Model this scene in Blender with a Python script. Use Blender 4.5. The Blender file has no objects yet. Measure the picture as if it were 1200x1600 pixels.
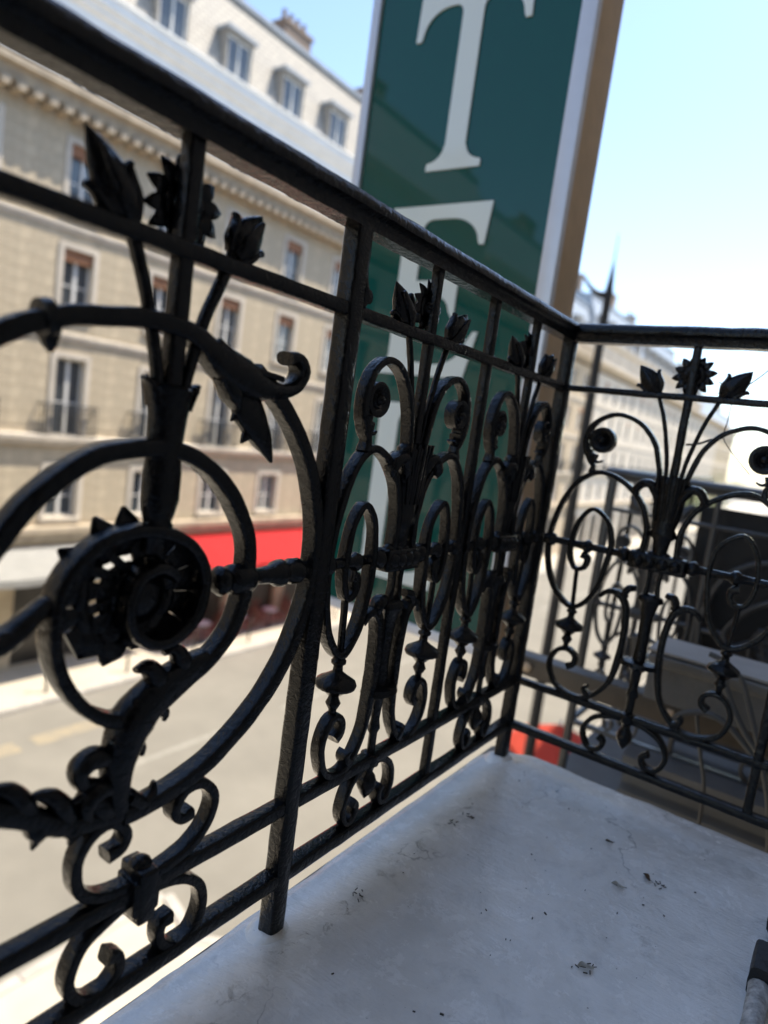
import bpy, bmesh, math, random
from mathutils import Vector, Matrix
random.seed(7)
R = math.radians
S = bpy.context.scene
COL = S.collection

# ------------------------------------------------------------------ camera, sky, sun, exposure
FPX, YAW, PITCH, ROLL = 1047.7, .5977, .1245, .1374
CAM = Vector((.548, -1.4224, .7094))
fw = Vector((-math.sin(YAW)*math.cos(PITCH), math.cos(YAW)*math.cos(PITCH), -math.sin(PITCH)))
r0 = fw.cross(Vector((0, 0, 1))).normalized(); u0 = r0.cross(fw)
rt = math.cos(ROLL)*r0 + math.sin(ROLL)*u0
up = -math.sin(ROLL)*r0 + math.cos(ROLL)*u0
cd = bpy.data.cameras.new('camera'); cam = bpy.data.objects.new('camera', cd); COL.objects.link(cam)
cam.matrix_world = Matrix(((rt.x, up.x, -fw.x, CAM.x), (rt.y, up.y, -fw.y, CAM.y), (rt.z, up.z, -fw.z, CAM.z), (0, 0, 0, 1)))
cd.sensor_fit = 'VERTICAL'; cd.sensor_height = 36; cd.sensor_width = 27; cd.lens = FPX/1600*36
cd.clip_start = .02; cd.clip_end = 1500
cd.dof.use_dof = True; cd.dof.focus_distance = .95; cd.dof.aperture_fstop = 2.2
S.camera = cam

SUN_AZ, SUN_EL = R(30), R(62)            # azimuth measured from +y (down the street) towards +x
w = bpy.data.worlds.new('World'); S.world = w; w.use_nodes = True
nt = w.node_tree; bg = nt.nodes['Background']
sky = nt.nodes.new('ShaderNodeTexSky'); sky.sky_type = 'NISHITA'; sky.sun_disc = False
sky.sun_elevation = SUN_EL; sky.sun_rotation = SUN_AZ; sky.air_density = 1.0; sky.dust_density = .5; sky.ozone_density = 1.0
nt.links.new(sky.outputs[0], bg.inputs[0]); bg.inputs[1].default_value = .112
sd = bpy.data.lights.new('sun', 'SUN'); sd.energy = 3.0; sd.angle = R(.5); sd.color = (1, .91, .76)
sun = bpy.data.objects.new('sun', sd); COL.objects.link(sun)
sdir = Vector((math.sin(SUN_AZ)*math.cos(SUN_EL), math.cos(SUN_AZ)*math.cos(SUN_EL), math.sin(SUN_EL)))
sun.rotation_euler = sdir.to_track_quat('Z', 'Y').to_euler(); sun.location = (8, 10, 30)
S.render.engine = 'CYCLES'
S.view_settings.view_transform = 'Standard'; S.view_settings.look = 'None'
S.view_settings.exposure = 1.62; S.view_settings.gamma = 1.0

# ------------------------------------------------------------------ materials
def mat(name, col, rough=.6, metal=0, vary=.0, vscale=3., bump=0, bscale=40., spec=.5, coat=0, detail=6, col2=None, streak=0):
    m = bpy.data.materials.new(name); m.use_nodes = True; n = m.node_tree; L = n.links
    b = n.nodes['Principled BSDF']; b.inputs['Base Color'].default_value = (*col, 1)
    b.inputs['Roughness'].default_value = rough; b.inputs['Metallic'].default_value = metal
    b.inputs['Specular IOR Level'].default_value = spec; b.inputs['Coat Weight'].default_value = coat; b.inputs['Coat Roughness'].default_value = .04
    tc = n.nodes.new('ShaderNodeTexCoord')
    if vary:
        no = n.nodes.new('ShaderNodeTexNoise'); no.inputs['Scale'].default_value = vscale; no.inputs['Detail'].default_value = detail
        no.inputs['Roughness'].default_value = .65
        L.new(tc.outputs['Object'], no.inputs['Vector'])
        rp = n.nodes.new('ShaderNodeValToRGB'); rp.color_ramp.elements[0].position = .3; rp.color_ramp.elements[1].position = .72
        c2 = col2 or tuple(min(1, c*(1+vary)) for c in col); c1 = tuple(c*(1-vary) for c in col) if not col2 else col
        rp.color_ramp.elements[0].color = (*c1, 1); rp.color_ramp.elements[1].color = (*c2, 1)
        L.new(no.outputs['Fac'], rp.inputs[0]); L.new(rp.outputs[0], b.inputs['Base Color'])
    if streak:
        mp = n.nodes.new('ShaderNodeMapping'); mp.inputs['Scale'].default_value = (2.2, 2.2, .22); L.new(tc.outputs['Object'], mp.inputs[0])
        ns = n.nodes.new('ShaderNodeTexNoise'); ns.inputs['Scale'].default_value = 1.; ns.inputs['Detail'].default_value = 7; ns.inputs['Roughness'].default_value = .7; L.new(mp.outputs[0], ns.inputs['Vector'])
        sr_ = n.nodes.new('ShaderNodeValToRGB'); sr_.color_ramp.elements[0].position = .36; sr_.color_ramp.elements[1].position = .62
        sr_.color_ramp.elements[0].color = (1-streak, 1-streak*1.05, 1-streak*1.1, 1); sr_.color_ramp.elements[1].color = (1.06, 1.05, 1.02, 1); L.new(ns.outputs['Fac'], sr_.inputs[0])
        mm = n.nodes.new('ShaderNodeMix'); mm.data_type = 'RGBA'; mm.blend_type = 'MULTIPLY'; mm.inputs[0].default_value = 1
        L.new(rp.outputs[0], mm.inputs[6]); L.new(sr_.outputs[0], mm.inputs[7]); L.new(mm.outputs[2], b.inputs['Base Color'])
    if bump:
        nb = n.nodes.new('ShaderNodeTexNoise'); nb.inputs['Scale'].default_value = bscale; nb.inputs['Detail'].default_value = 8
        L.new(tc.outputs['Object'], nb.inputs['Vector'])
        bp = n.nodes.new('ShaderNodeBump'); bp.inputs['Strength'].default_value = 1; bp.inputs['Distance'].default_value = bump
        L.new(nb.outputs['Fac'], bp.inputs['Height']); L.new(bp.outputs[0], b.inputs['Normal'])
    return m

def iron_mat():
    m = bpy.data.materials.new('black_gloss_paint'); m.use_nodes = True; n = m.node_tree; L = n.links; b = n.nodes['Principled BSDF']
    g = n.nodes.new('ShaderNodeNewGeometry')
    def noise(s, d, ro=.6, dist=0):
        t = n.nodes.new('ShaderNodeTexNoise'); t.inputs['Scale'].default_value = s; t.inputs['Detail'].default_value = d
        t.inputs['Roughness'].default_value = ro; t.inputs['Distortion'].default_value = dist; L.new(g.outputs['Position'], t.inputs['Vector']); return t
    def ramp(src, p0, p1, c0, c1):
        r = n.nodes.new('ShaderNodeValToRGB'); r.color_ramp.elements[0].position = p0; r.color_ramp.elements[1].position = p1
        r.color_ramp.elements[0].color = (*c0, 1); r.color_ramp.elements[1].color = (*c1, 1); L.new(src, r.inputs[0]); return r
    a = noise(34, 4, .6, .6); f = noise(330, 3, .6); v = noise(95, 3, .55, .6)
    base = ramp(a.outputs['Fac'], .35, .7, (.002, .0022, .0028), (.005, .0049, .0049))
    chip = noise(150, 6, .75, .5); cm = ramp(chip.outputs['Fac'], .70, .73, (0, 0, 0), (1, 1, 1))
    mx = n.nodes.new('ShaderNodeMix'); mx.data_type = 'RGBA'; L.new(cm.outputs[0], mx.inputs[0]); L.new(base.outputs[0], mx.inputs[6]); mx.inputs[7].default_value = (.07, .068, .06, 1)
    # grit and worn paint low down near the floor
    sx = n.nodes.new('ShaderNodeSeparateXYZ'); L.new(g.outputs['Position'], sx.inputs[0]); zr = ramp(sx.outputs[2], .10, .26, (1, 1, 1), (0, 0, 0))
    dn = noise(210, 7, .8, .4); dm = ramp(dn.outputs['Fac'], .60, .66, (0, 0, 0), (.75, .75, .75))
    pm = n.nodes.new('ShaderNodeMath'); pm.operation = 'MULTIPLY'; L.new(zr.outputs[0], pm.inputs[0]); L.new(dm.outputs[0], pm.inputs[1])
    m2 = n.nodes.new('ShaderNodeMix'); m2.data_type = 'RGBA'; L.new(pm.outputs[0], m2.inputs[0]); L.new(mx.outputs[2], m2.inputs[6]); m2.inputs[7].default_value = (.085, .082, .075, 1)
    L.new(m2.outputs[2], b.inputs['Base Color'])
    rr = ramp(v.outputs['Fac'], .35, .7, (.02,)*3, (.12,)*3); L.new(rr.outputs[0], b.inputs['Roughness'])
    b.inputs['Specular IOR Level'].default_value = .31
    b1 = n.nodes.new('ShaderNodeBump'); b1.inputs['Distance'].default_value = .0028; b1.inputs['Strength'].default_value = .8; L.new(v.outputs['Fac'], b1.inputs['Height'])
    b2 = n.nodes.new('ShaderNodeBump'); b2.inputs['Distance'].default_value = .0007; b2.inputs['Strength'].default_value = .9; L.new(f.outputs['Fac'], b2.inputs['Height'])
    L.new(b1.outputs[0], b2.inputs['Normal']); L.new(b2.outputs[0], b.inputs['Normal'])
    return m

def floor_mat():
    m = bpy.data.materials.new('grey_floor_paint'); m.use_nodes = True; n = m.node_tree; L = n.links; b = n.nodes['Principled BSDF']
    g = n.nodes.new('ShaderNodeNewGeometry'); sp = n.nodes.new('ShaderNodeSeparateXYZ'); L.new(g.outputs['Position'], sp.inputs[0])
    def noise(s, d, ro=.6, dist=0, vec=None):
        t = n.nodes.new('ShaderNodeTexNoise'); t.inputs['Scale'].default_value = s; t.inputs['Detail'].default_value = d
        t.inputs['Roughness'].default_value = ro; t.inputs['Distortion'].default_value = dist; L.new(vec or g.outputs['Position'], t.inputs['Vector']); return t
    def ramp(src, *st):
        r = n.nodes.new('ShaderNodeValToRGB'); e = r.color_ramp.elements
        while len(e) < len(st): e.new(.5)
        for k, (p, c) in enumerate(st): e[k].position = p; e[k].color = (*c, 1) if hasattr(c, '__len__') else (c, c, c, 1)
        L.new(src, r.inputs[0]); return r
    def mix(f, a, c, mode='MIX'):
        x = n.nodes.new('ShaderNodeMix'); x.data_type = 'RGBA'; x.blend_type = mode
        for s, q in ((f, 0), (a, 6), (c, 7)):
            if hasattr(s, 'links'): L.new(s, x.inputs[q])
            elif q == 0: x.inputs[0].default_value = s
            else: x.inputs[q].default_value = (*s, 1)
        return x.outputs[2]
    def mth(op, a, c=0):
        x = n.nodes.new('ShaderNodeMath'); x.operation = op
        for s, q in ((a, 0), (c, 1)):
            if hasattr(s, 'links'): L.new(s, x.inputs[q])
            else: x.inputs[q].default_value = s
        return x.outputs[0]
    big = noise(5, 7, .62, .5); fine = noise(60, 6, .7); sc = noise(15, 8, .74, .35)
    base = ramp(big.outputs['Fac'], (.3, (.66, .64, .60)), (.50, (.77, .75, .705)), (.72, (.88, .86, .82))).outputs[0]
    base = mix(ramp(sc.outputs['Fac'], (.52, 0.), (.66, .6)).outputs[0], base, (.90, .885, .85))
    base = mix(ramp(sc.outputs['Fac'], (.34, .7), (.46, 0.)).outputs[0], base, (.58, .565, .535))
    # mildew line along the railing edge, then a broader darker band beside it
    d = mth('ABSOLUTE', mth('SUBTRACT', sp.outputs[0], .052)); band = ramp(d, (0., 1.), (.03, 0.)).outputs[0]
    st = noise(34, 7, .7, .8); stm = mth('MULTIPLY', ramp(st.outputs['Fac'], (.56, 0.), (.66, .9)).outputs[0], band)
    base = mix(stm, base, (.17, .145, .105))
    wd = mth('ABSOLUTE', mth('SUBTRACT', sp.outputs[0], .13)); wide = ramp(wd, (0., .75), (.13, 0.)).outputs[0]
    base = mix(mth('MULTIPLY', wide, ramp(big.outputs['Fac'], (.35, .9), (.65, .1)).outputs[0]), base, (.62, .59, .54))
    # hairline cracks and brushed streaks in the paint
    wv = n.nodes.new('ShaderNodeVectorMath'); wv.operation = 'MULTIPLY_ADD'; L.new(noise(7, 4, .6).outputs['Color'], wv.inputs[0]); wv.inputs[1].default_value = (.35, .35, 0); L.new(g.outputs['Position'], wv.inputs[2])
    vo = n.nodes.new('ShaderNodeTexVoronoi'); vo.feature = 'DISTANCE_TO_EDGE'; vo.inputs['Scale'].default_value = 2.6; L.new(wv.outputs[0], vo.inputs['Vector'])
    ck = mth('MULTIPLY', ramp(vo.outputs['Distance'], (0., .8), (.007, 0.)).outputs[0], ramp(noise(4.2, 3, .6).outputs['Fac'], (.5, 0.), (.6, 1.)).outputs[0])
    base = mix(ck, base, (.26, .25, .235))
    ms = n.nodes.new('ShaderNodeMapping'); ms.inputs['Scale'].default_value = (9, 120, 1); ms.inputs['Rotation'].default_value = (0, 0, .9); L.new(g.outputs['Position'], ms.inputs[0])
    sk = noise(1, 5, .7, .6, ms.outputs[0]); base = mix(mth('MULTIPLY', ramp(sk.outputs['Fac'], (.62, 0.), (.78, .25)).outputs[0], ramp(noise(3.1, 3, .6).outputs['Fac'], (.45, 0.), (.62, 1.)).outputs[0]), base, (.42, .415, .41))
    sm_ = noise(9, 5, .7); base = mix(ramp(sm_.outputs['Fac'], (.62, 0.), (.74, .5)).outputs[0], base, (.36, .34, .30))
    pit = noise(240, 2, .5); base = mix(ramp(pit.outputs['Fac'], (.755, 0.), (.775, .85)).outputs[0], base, (.05, .045, .04))
    L.new(base, b.inputs['Base Color'])
    L.new(ramp(sc.outputs['Fac'], (.3, .14), (.7, .34)).outputs[0], b.inputs['Roughness'])
    b.inputs['Specular IOR Level'].default_value = .7
    # brush strokes
    mp = n.nodes.new('ShaderNodeMapping'); mp.inputs['Scale'].default_value = (14, 190, 1); mp.inputs['Rotation'].default_value = (0, 0, .5); L.new(g.outputs['Position'], mp.inputs[0])
    br = noise(1, 3, .5, .3, mp.outputs[0])
    h = mth('ADD', mth('MULTIPLY', big.outputs['Fac'], .9), mth('ADD', mth('MULTIPLY', sc.outputs['Fac'], .6), mth('ADD', mth('MULTIPLY', fine.outputs['Fac'], .12), mth('MULTIPLY', br.outputs['Fac'], .14))))
    bp = n.nodes.new('ShaderNodeBump'); bp.inputs['Distance'].default_value = .006; bp.inputs['Strength'].default_value = .8
    L.new(h, bp.inputs['Height']); L.new(bp.outputs[0], b.inputs['Normal'])
    return m

def tile_mat(name, c1, c2, cm, sx=1., scale=1.):
    m = bpy.data.materials.new(name); m.use_nodes = True; n = m.node_tree; L = n.links; b = n.nodes['Principled BSDF']; b.inputs['Roughness'].default_value = .7
    tc = n.nodes.new('ShaderNodeTexCoord'); mp = n.nodes.new('ShaderNodeMapping'); mp.inputs['Rotation'].default_value = (R(90), 0, 0); L.new(tc.outputs['Object'], mp.inputs[0])
    t = n.nodes.new('ShaderNodeTexBrick'); t.inputs['Scale'].default_value = scale; t.inputs['Color1'].default_value = (*c1, 1); t.inputs['Color2'].default_value = (*c2, 1); t.inputs['Mortar'].default_value = (*cm, 1)
    t.inputs['Mortar Size'].default_value = .02; t.inputs['Brick Width'].default_value = .34; t.inputs['Row Height'].default_value = .2
    L.new(mp.outputs[0], t.inputs['Vector']); L.new(t.outputs[0], b.inputs['Base Color'])
    return m

M = dict(
    iron=iron_mat(), floor=floor_mat(),
    neigh_iron=mat('dull_black_iron', (.034, .034, .035), .3, bump=.0015, bscale=160, spec=.7),
    slab=mat('balcony_stone', (.20, .19, .17), .8, vary=.25, vscale=6, bump=.004, bscale=60),
    stone=mat('cream_limestone', (.50, .42, .305), .9, vary=.16, vscale=1.1, bump=.008, bscale=20, streak=.16),
    stone2=mat('pale_limestone', (.58, .52, .44), .9, vary=.14, vscale=1.4, bump=.008, bscale=20, streak=.16),
    stone3=mat('honey_limestone', (.47, .38, .27), .9, vary=.18, vscale=.9, bump=.008, bscale=20, streak=.16),
    bounce_stone=mat('pale_hotel_stone', (.50, .47, .42), .9, vary=.2, vscale=1.2, streak=.16),  # unseen hotel-side walls, tone set for the light they bounce and reflect
    trim=mat('weathered_trim_stone', (.44, .365, .27), .9, vary=.2, vscale=2.5, bump=.006, bscale=30, streak=.16),
    white=mat('white_render', (.84, .83, .80), .8, vary=.06, vscale=2),
    slate=tile_mat('pale_slates', (.37, .335, .285), (.31, .285, .25), (.20, .185, .17), scale=1.),
    zinc=mat('zinc_roof', (.30, .33, .37), .5, vary=.15, vscale=2),
    chimney=mat('chimney_brick', (.24, .18, .14), .9, vary=.3, vscale=6, bump=.02, bscale=20),
    glass=mat('window_glass', (.055, .065, .075), .06, spec=.8),
    curtain=mat('net_curtain', (.45, .46, .47), .35, vary=.25, vscale=3, coat=.6),
    wframe=mat('white_window_paint', (.70, .69, .66), .5),
    blind=mat('brown_blind_box', (.27, .12, .055), .7, vary=.2, vscale=8),
    balc=mat('dark_balconette_iron', (.05, .052, .055), .5),
    asphalt=mat('sunlit_asphalt', (.20, .185, .155), .9, vary=.14, vscale=.5, bump=.01, bscale=30),
    pave=mat('pale_pavement', (.46, .41, .33), .9, vary=.12, vscale=.9, bump=.006, bscale=20),
    kerb=mat('granite_kerb', (.40, .37, .33), .85, vary=.15, vscale=4),
    yellow=mat('worn_yellow_paint', (.31, .255, .165), .8, vary=.35, vscale=5, col2=(.21, .19, .155)),
    whitep=mat('worn_white_paint', (.27, .255, .22), .8, vary=.3, vscale=7),
    green=mat('dark_green_acrylic', (.0015, .074, .058), .025, spec=.42),
    mint=mat('pale_mint_letters', (.76, .83, .79), .12, spec=.5, coat=.6),
    alu=mat('white_aluminium', (.66, .68, .73), .35, metal=.25, vary=.06, vscale=6),
    brown=mat('bronze_painted_metal', (.58, .42, .26), .5, vary=.12, vscale=9),
    beam=mat('dark_bronze_metal', (.070, .052, .034), .5, vary=.3, vscale=9),
    red=mat('red_canvas', (.62, .028, .03), .8, vary=.1, vscale=2),
    parasol=mat('orange_red_canvas', (.72, .10, .055), .8, vary=.08, vscale=3),
    greycloth=mat('pale_grey_canvas', (.50, .49, .46), .8, vary=.1, vscale=2),
    dark=mat('dark_shopfront_and_rooms', (.03, .026, .022), .3, vary=.5, vscale=1.3),
    wicker=mat('red_brown_wicker', (.16, .055, .035), .7, vary=.3, vscale=20),
    lamp=mat('dark_green_black_lamp_paint', (.022, .021, .021), .45),
    bark=mat('bark', (.09, .065, .045), .9, vary=.3, vscale=12),
    leafm=mat('tree_leaves', (.10, .14, .025), .6, vary=.4, vscale=2),
    dryleaf=mat('dry_leaf', (.16, .10, .055), .7, vary=.4, vscale=150),
    chip=mat('paint_flake', (.62, .60, .54), .6, vary=.2, vscale=120),
    crumb=mat('dark_crumbs', (.03, .026, .02), .8),
    pipe=mat('peeling_white_paint', (.66, .65, .62), .6, vary=.3, vscale=70, col2=(.12, .11, .10), bump=.003, bscale=90),
    rubber=mat('black_rubber', (.010, .010, .011), .5, bump=.002, bscale=120),
    cable=mat('grey_cable', (.10, .095, .085), .45),
    greywall=mat('grey_render', (.14, .14, .135), .85, vary=.2, vscale=4),
)

# ------------------------------------------------------------------ mesh helpers
def finish(name, bm, m, parent=None, loc=(0, 0, 0), rot=None, smooth=True, ang=38, recalc=True):
    if recalc: bmesh.ops.recalc_face_normals(bm, faces=bm.faces)
    me = bpy.data.meshes.new(name); bm.to_mesh(me); bm.free()
    if smooth:
        me.polygons.foreach_set('use_smooth', [True]*len(me.polygons)); me.set_sharp_from_angle(angle=R(ang))
    me.materials.append(m if not isinstance(m, str) else M[m])
    o = bpy.data.objects.new(name, me); COL.objects.link(o); o.parent = parent; o.location = loc
    if rot: o.rotation_euler = rot
    return o
def inst(name, src, parent=None, loc=(0, 0, 0), rot=(0, 0, 0), scale=(1, 1, 1)):
    o = bpy.data.objects.new(name, src.data); COL.objects.link(o); o.parent = parent; o.location = loc; o.rotation_euler = rot; o.scale = scale
    return o
def empty(name, loc=(0, 0, 0), rz=0):
    o = bpy.data.objects.new(name, None); COL.objects.link(o); o.location = loc; o.rotation_euler = (0, 0, rz); o.empty_display_size = .1
    return o
def tag(o, label=None, cat=None, group=None, kind=None):
    if label: o['label'] = label
    if cat: o['category'] = cat
    if group: o['group'] = group
    if kind: o['kind'] = kind
    return o
def box(bm, x0, x1, y0, y1, z0, z1, bev=0):
    vs = [bm.verts.new(p) for p in ((x0, y0, z0), (x1, y0, z0), (x1, y1, z0), (x0, y1, z0), (x0, y0, z1), (x1, y0, z1), (x1, y1, z1), (x0, y1, z1))]
    fs = [bm.faces.new([vs[i] for i in f]) for f in ((0, 3, 2, 1), (4, 5, 6, 7), (0, 1, 5, 4), (1, 2, 6, 5), (2, 3, 7, 6), (3, 0, 4, 7))]
    if bev:
        es = {e for f in fs for e in f.edges}
        bmesh.ops.bevel(bm, geom=list(es), offset=bev, segments=2, affect='EDGES', profile=.6)
    return vs
def boxo(name, m, parent, *b, bev=0, **k):
    bm = bmesh.new(); box(bm, *b, bev=bev); return finish(name, bm, m, parent, **k)
def prism(bm, prof, x0, x1, axis='x'):
    """closed profile extruded along an axis; prof = [(a, b)] -> x: (y, z), y: (x, z)"""
    P = (lambda t, a, b: (t, a, b)) if axis == 'x' else ((lambda t, a, b: (a, t, b)) if axis == 'y' else (lambda t, a, b: (a, b, t)))
    A = [bm.verts.new(P(x0, a, b)) for a, b in prof]; B = [bm.verts.new(P(x1, a, b)) for a, b in prof]; n = len(prof)
    for i in range(n): bm.faces.new((A[i], A[(i+1) % n], B[(i+1) % n], B[i]))
    bm.faces.new(A[::-1]); bm.faces.new(B)
def spline(pts, step=.006, nmin=8):
    P = [Vector(p) for p in pts]; out = []
    for i in range(len(P)-1):
        a = P[i-1] if i else P[0]*2-P[1]; b = P[i]; c = P[i+1]; d = P[i+2] if i+2 < len(P) else P[-1]*2-P[-2]
        k = max(3, int((c-b).length/step))
        for j in range(k):
            t = j/k; t2 = t*t; t3 = t2*t
            out.append(.5*((2*b)+(c-a)*t+(2*a-5*b+4*c-d)*t2+(3*b-a-3*c+d)*t3))
    out.append(P[-1]); return out
def lerp(tab, t):
    if not hasattr(tab, '__len__'): return tab
    if len(tab) == 1: return tab[0]
    x = t*(len(tab)-1); i = min(int(x), len(tab)-2); return tab[i]+(tab[i+1]-tab[i])*(x-i)
def sweep(bm, pts, hw, hd, n=16, sq=.42, step=.006, D=(0, 1, 0), closed=False, raw=False):
    """rounded-bar sweep; hw = half width in the panel's plane, hd = half depth along D"""
    P = [Vector(p) for p in pts] if raw else spline(pts, step); N = len(P); rings = []; D = Vector(D)
    for i, p in enumerate(P):
        if closed: t = P[(i+1) % N]-P[i-1]
        else: t = P[min(i+1, N-1)]-P[max(i-1, 0)]
        if t.length < 1e-9: t = Vector((0, 0, 1))
        t.normalize(); d = (D-t*D.dot(t))
        d = d.normalized() if d.length > 1e-6 else Vector((1, 0, 0)); s = d.cross(t)
        f = i/(N-1); a = lerp(hw, f); b = lerp(hd, f); rg = []
        for k in range(n):
            th = 2*math.pi*(k+.5)/n; c, q = math.cos(th), math.sin(th)
            rg.append(bm.verts.new(p+s*a*math.copysign(abs(c)**sq, c)+d*b*math.copysign(abs(q)**sq, q)))
        rings.append(rg)
    for i in range(N if closed else N-1):
        A = rings[i]; B = rings[(i+1) % N]
        for k in range(n): bm.faces.new((A[k], A[(k+1) % n], B[(k+1) % n], B[k]))
    if not closed: bm.faces.new(rings[0][::-1]); bm.faces.new(rings[-1])
def lathe(bm, o, ax, prof, n=16, flat=1., fax=(0, 1, 0)):
    o = Vector(o); ax = Vector(ax).normalized(); F = Vector(fax); F = Vector((0, 0, 1)) if abs(F.dot(ax)) > .99 else F; F = (F-ax*F.dot(ax)).normalized(); G = ax.cross(F); rings = []
    for t, r in prof:
        c = o+ax*t; rings.append([bm.verts.new(c+G*r*math.cos(2*math.pi*k/n)+F*r*flat*math.sin(2*math.pi*k/n)) for k in range(n)])
    for A, B in zip(rings, rings[1:]):
        for k in range(n): bm.faces.new((A[k], A[(k+1) % n], B[(k+1) % n], B[k]))
    bm.faces.new(rings[0][::-1]); bm.faces.new(rings[-1])
def rough_up(bm, amp, seed=0):
    from mathutils import noise as nz
    for v in bm.verts:
        q = nz.noise_vector(v.co*28+Vector((seed, 0, 0)))+nz.noise_vector(v.co*90)*.4
        v.co += q*amp
def part(name, parent, m='iron', loc=(0, 0, 0), amp=.0009, ang=58):
    """context: build into a bmesh, then link it"""
    class C:
        def __enter__(s): s.bm = bmesh.new(); return s.bm
        def __exit__(s, *a):
            if a[0]: return False
            if amp: rough_up(s.bm, amp, random.random()*50)
            s.o = finish(name, s.bm, m, parent, loc, ang=ang)
    return C()
P2 = lambda pts, y=0: [(s, y, z) for s, z in pts]

# ------------------------------------------------------------------ the setting: street
ZS = -8.0
bm = bmesh.new()
vs = [bm.verts.new(p) for p in ((-900, -900, ZS-.14), (900, -900, ZS-.14), (900, 900, ZS-.14), (-900, 900, ZS-.14))]; bm.faces.new(vs)
tag(finish('ground', bm, 'asphalt', smooth=False), kind='structure')
boxo('road', 'asphalt', None, -16.4, -4.6, -80, 320, ZS-.20, ZS-.12, smooth=False)['kind'] = 'structure'
def pavement(name, prof, h=ZS):
    bm = bmesh.new(); prism(bm, prof, ZS-.3, h, 'z'); o = finish(name, bm, 'pave', smooth=False); o['kind'] = 'structure'; return o
pv = pavement('pavement_far', [(-30, -80), (-16.62, -80), (-16.62, 320), (-30, 320)])
pn = pavement('pavement_near', [(-7.95, -80), (12, -80), (12, 320), (-4.82, 320), (-4.82, 7.0), (-6.9, 5.55), (-7.95, 5.85)])
def kerb(parent, a, b, n, wd=.2):
    a = Vector((*a, 0)); b = Vector((*b, 0)); d = (b-a); L = d.length; d.normalize(); ang = math.atan2(d.y, d.x); src = None
    for i in range(n):
        p = a+d*(L*i/n)
        if not src: src = boxo('kerb_stone', 'kerb', parent, 0, L/n-.012, -wd/2, wd/2, ZS-.3, ZS+.012, bev=.015); src.location = (p.x, p.y, 0); src.rotation_euler = (0, 0, ang)
        else: inst('kerb_stone', src, parent, (p.x, p.y, 0), (0, 0, ang))
kerb(pv, (-16.51, -4), (-16.51, 60), 52)
kerb(pn, (-8.06, -4), (-8.06, 5.95), 8); kerb(pn, (-8.0, 6.0), (-6.86, 5.68), 1); kerb(pn, (-6.86, 5.68), (-4.76, 7.1), 2); kerb(pn, (-4.71, 7.1), (-4.71, 40), 26)
def marking(name, label, m, x0, x1, y0, y1, cat='road marking', group=None):
    return tag(boxo(name, m, None, x0, x1, y0, y1, ZS-.119, ZS-.115, smooth=False), label, cat, group)
for k, (y0, y1) in enumerate(((5.0, 6.7), (7.1, 9.0), (9.6, 10.8))):
    marking('yellow_marking', ('worn yellow kerbside marking at the left edge of the photo', 'longest worn yellow kerbside marking, between two others', 'short worn yellow kerbside marking farthest along the street')[k], 'yellow', -14.95, -14.45, y0, y1, group='yellow road markings')
for k in range(8):
    marking('lane_dash', 'faded white lane dash on the sunlit road, %s from the left edge' % ('first', 'second', 'third', 'fourth', 'fifth', 'sixth', 'seventh', 'eighth')[k], 'whitep', -12.35, -12.2, 3+k*5.2, 6+k*5.2, group='white lane dashes')

# ------------------------------------------------------------------ buildings
def wall_mesh(bm, x0, x1, z0, z1, ops, dep=.28, y=0):
    xs = sorted({x0, x1, *[v for o in ops for v in o[:2]]}); zs = sorted({z0, z1, *[v for o in ops for v in o[2:]]})
    V = {}
    def v(x, yy, z):
        k = (round(x, 4), round(yy, 4), round(z, 4))
        if k not in V: V[k] = bm.verts.new((x, yy, z))
        return V[k]
    for a, b in zip(xs, xs[1:]):
        for c, d in zip(zs, zs[1:]):
            mx, mz = (a+b)/2, (c+d)/2
            if any(o[0] < mx < o[1] and o[2] < mz < o[3] for o in ops): continue
            bm.faces.new((v(a, y, c), v(b, y, c), v(b, y, d), v(a, y, d)))
    for o in ops:
        a, b, c, d = o
        q = [(a, c), (b, c), (b, d), (a, d)]
        for i in range(4):
            p, r = q[i], q[(i+1) % 4]
            bm.faces.new((v(p[0], y, p[1]), v(p[0], y+dep, p[1]), v(r[0], y+dep, r[1]), v(r[0], y, r[1])))
WIN = {}
def window(parent, x, z0, z1, wd, y=.16, glassm='glass', panes=2, name='window'):
    h = z1-z0; key = (round(wd, 2), round(h, 2), panes)
    if key not in WIN:
        bm = bmesh.new(); t = .055
        box(bm, -wd/2, wd/2, 0, .06, 0, t); box(bm, -wd/2, wd/2, 0, .06, h-t, h)
        box(bm, -wd/2, -wd/2+t, 0, .06, t, h-t); box(bm, wd/2-t, wd/2, 0, .06, t, h-t)
        box(bm, -.05, .05, -.012, .05, t, h-t); box(bm, -wd/2+t, -.05, .005, .05, h*.42, h*.42+.035); box(bm, .05, wd/2-t, .005, .05, h*.42, h*.42+.035)
        f = finish(name, bm, 'wframe', parent, (x, y, z0), smooth=False)
        bm = bmesh.new(); box(bm, -.5, .5, 0, .012, 0, 1); p = finish('pane', bm, 'glass', f, smooth=False); p.scale = (wd/2-t-.045, 1, h-2*t); p.location = (-wd/4+.02, .032, t)
        WIN[key] = (f, p); first = True
    else:
        f = inst(name, WIN[key][0], parent, (x, y, z0)); p = inst('pane', WIN[key][1], f, (-wd/4+.02, .032, t := .055), scale=WIN[key][1].scale)
    q = inst('pane', p, f, (wd/4-.02, .032, .055), scale=p.scale)
    return f
CURT = {}
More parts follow.
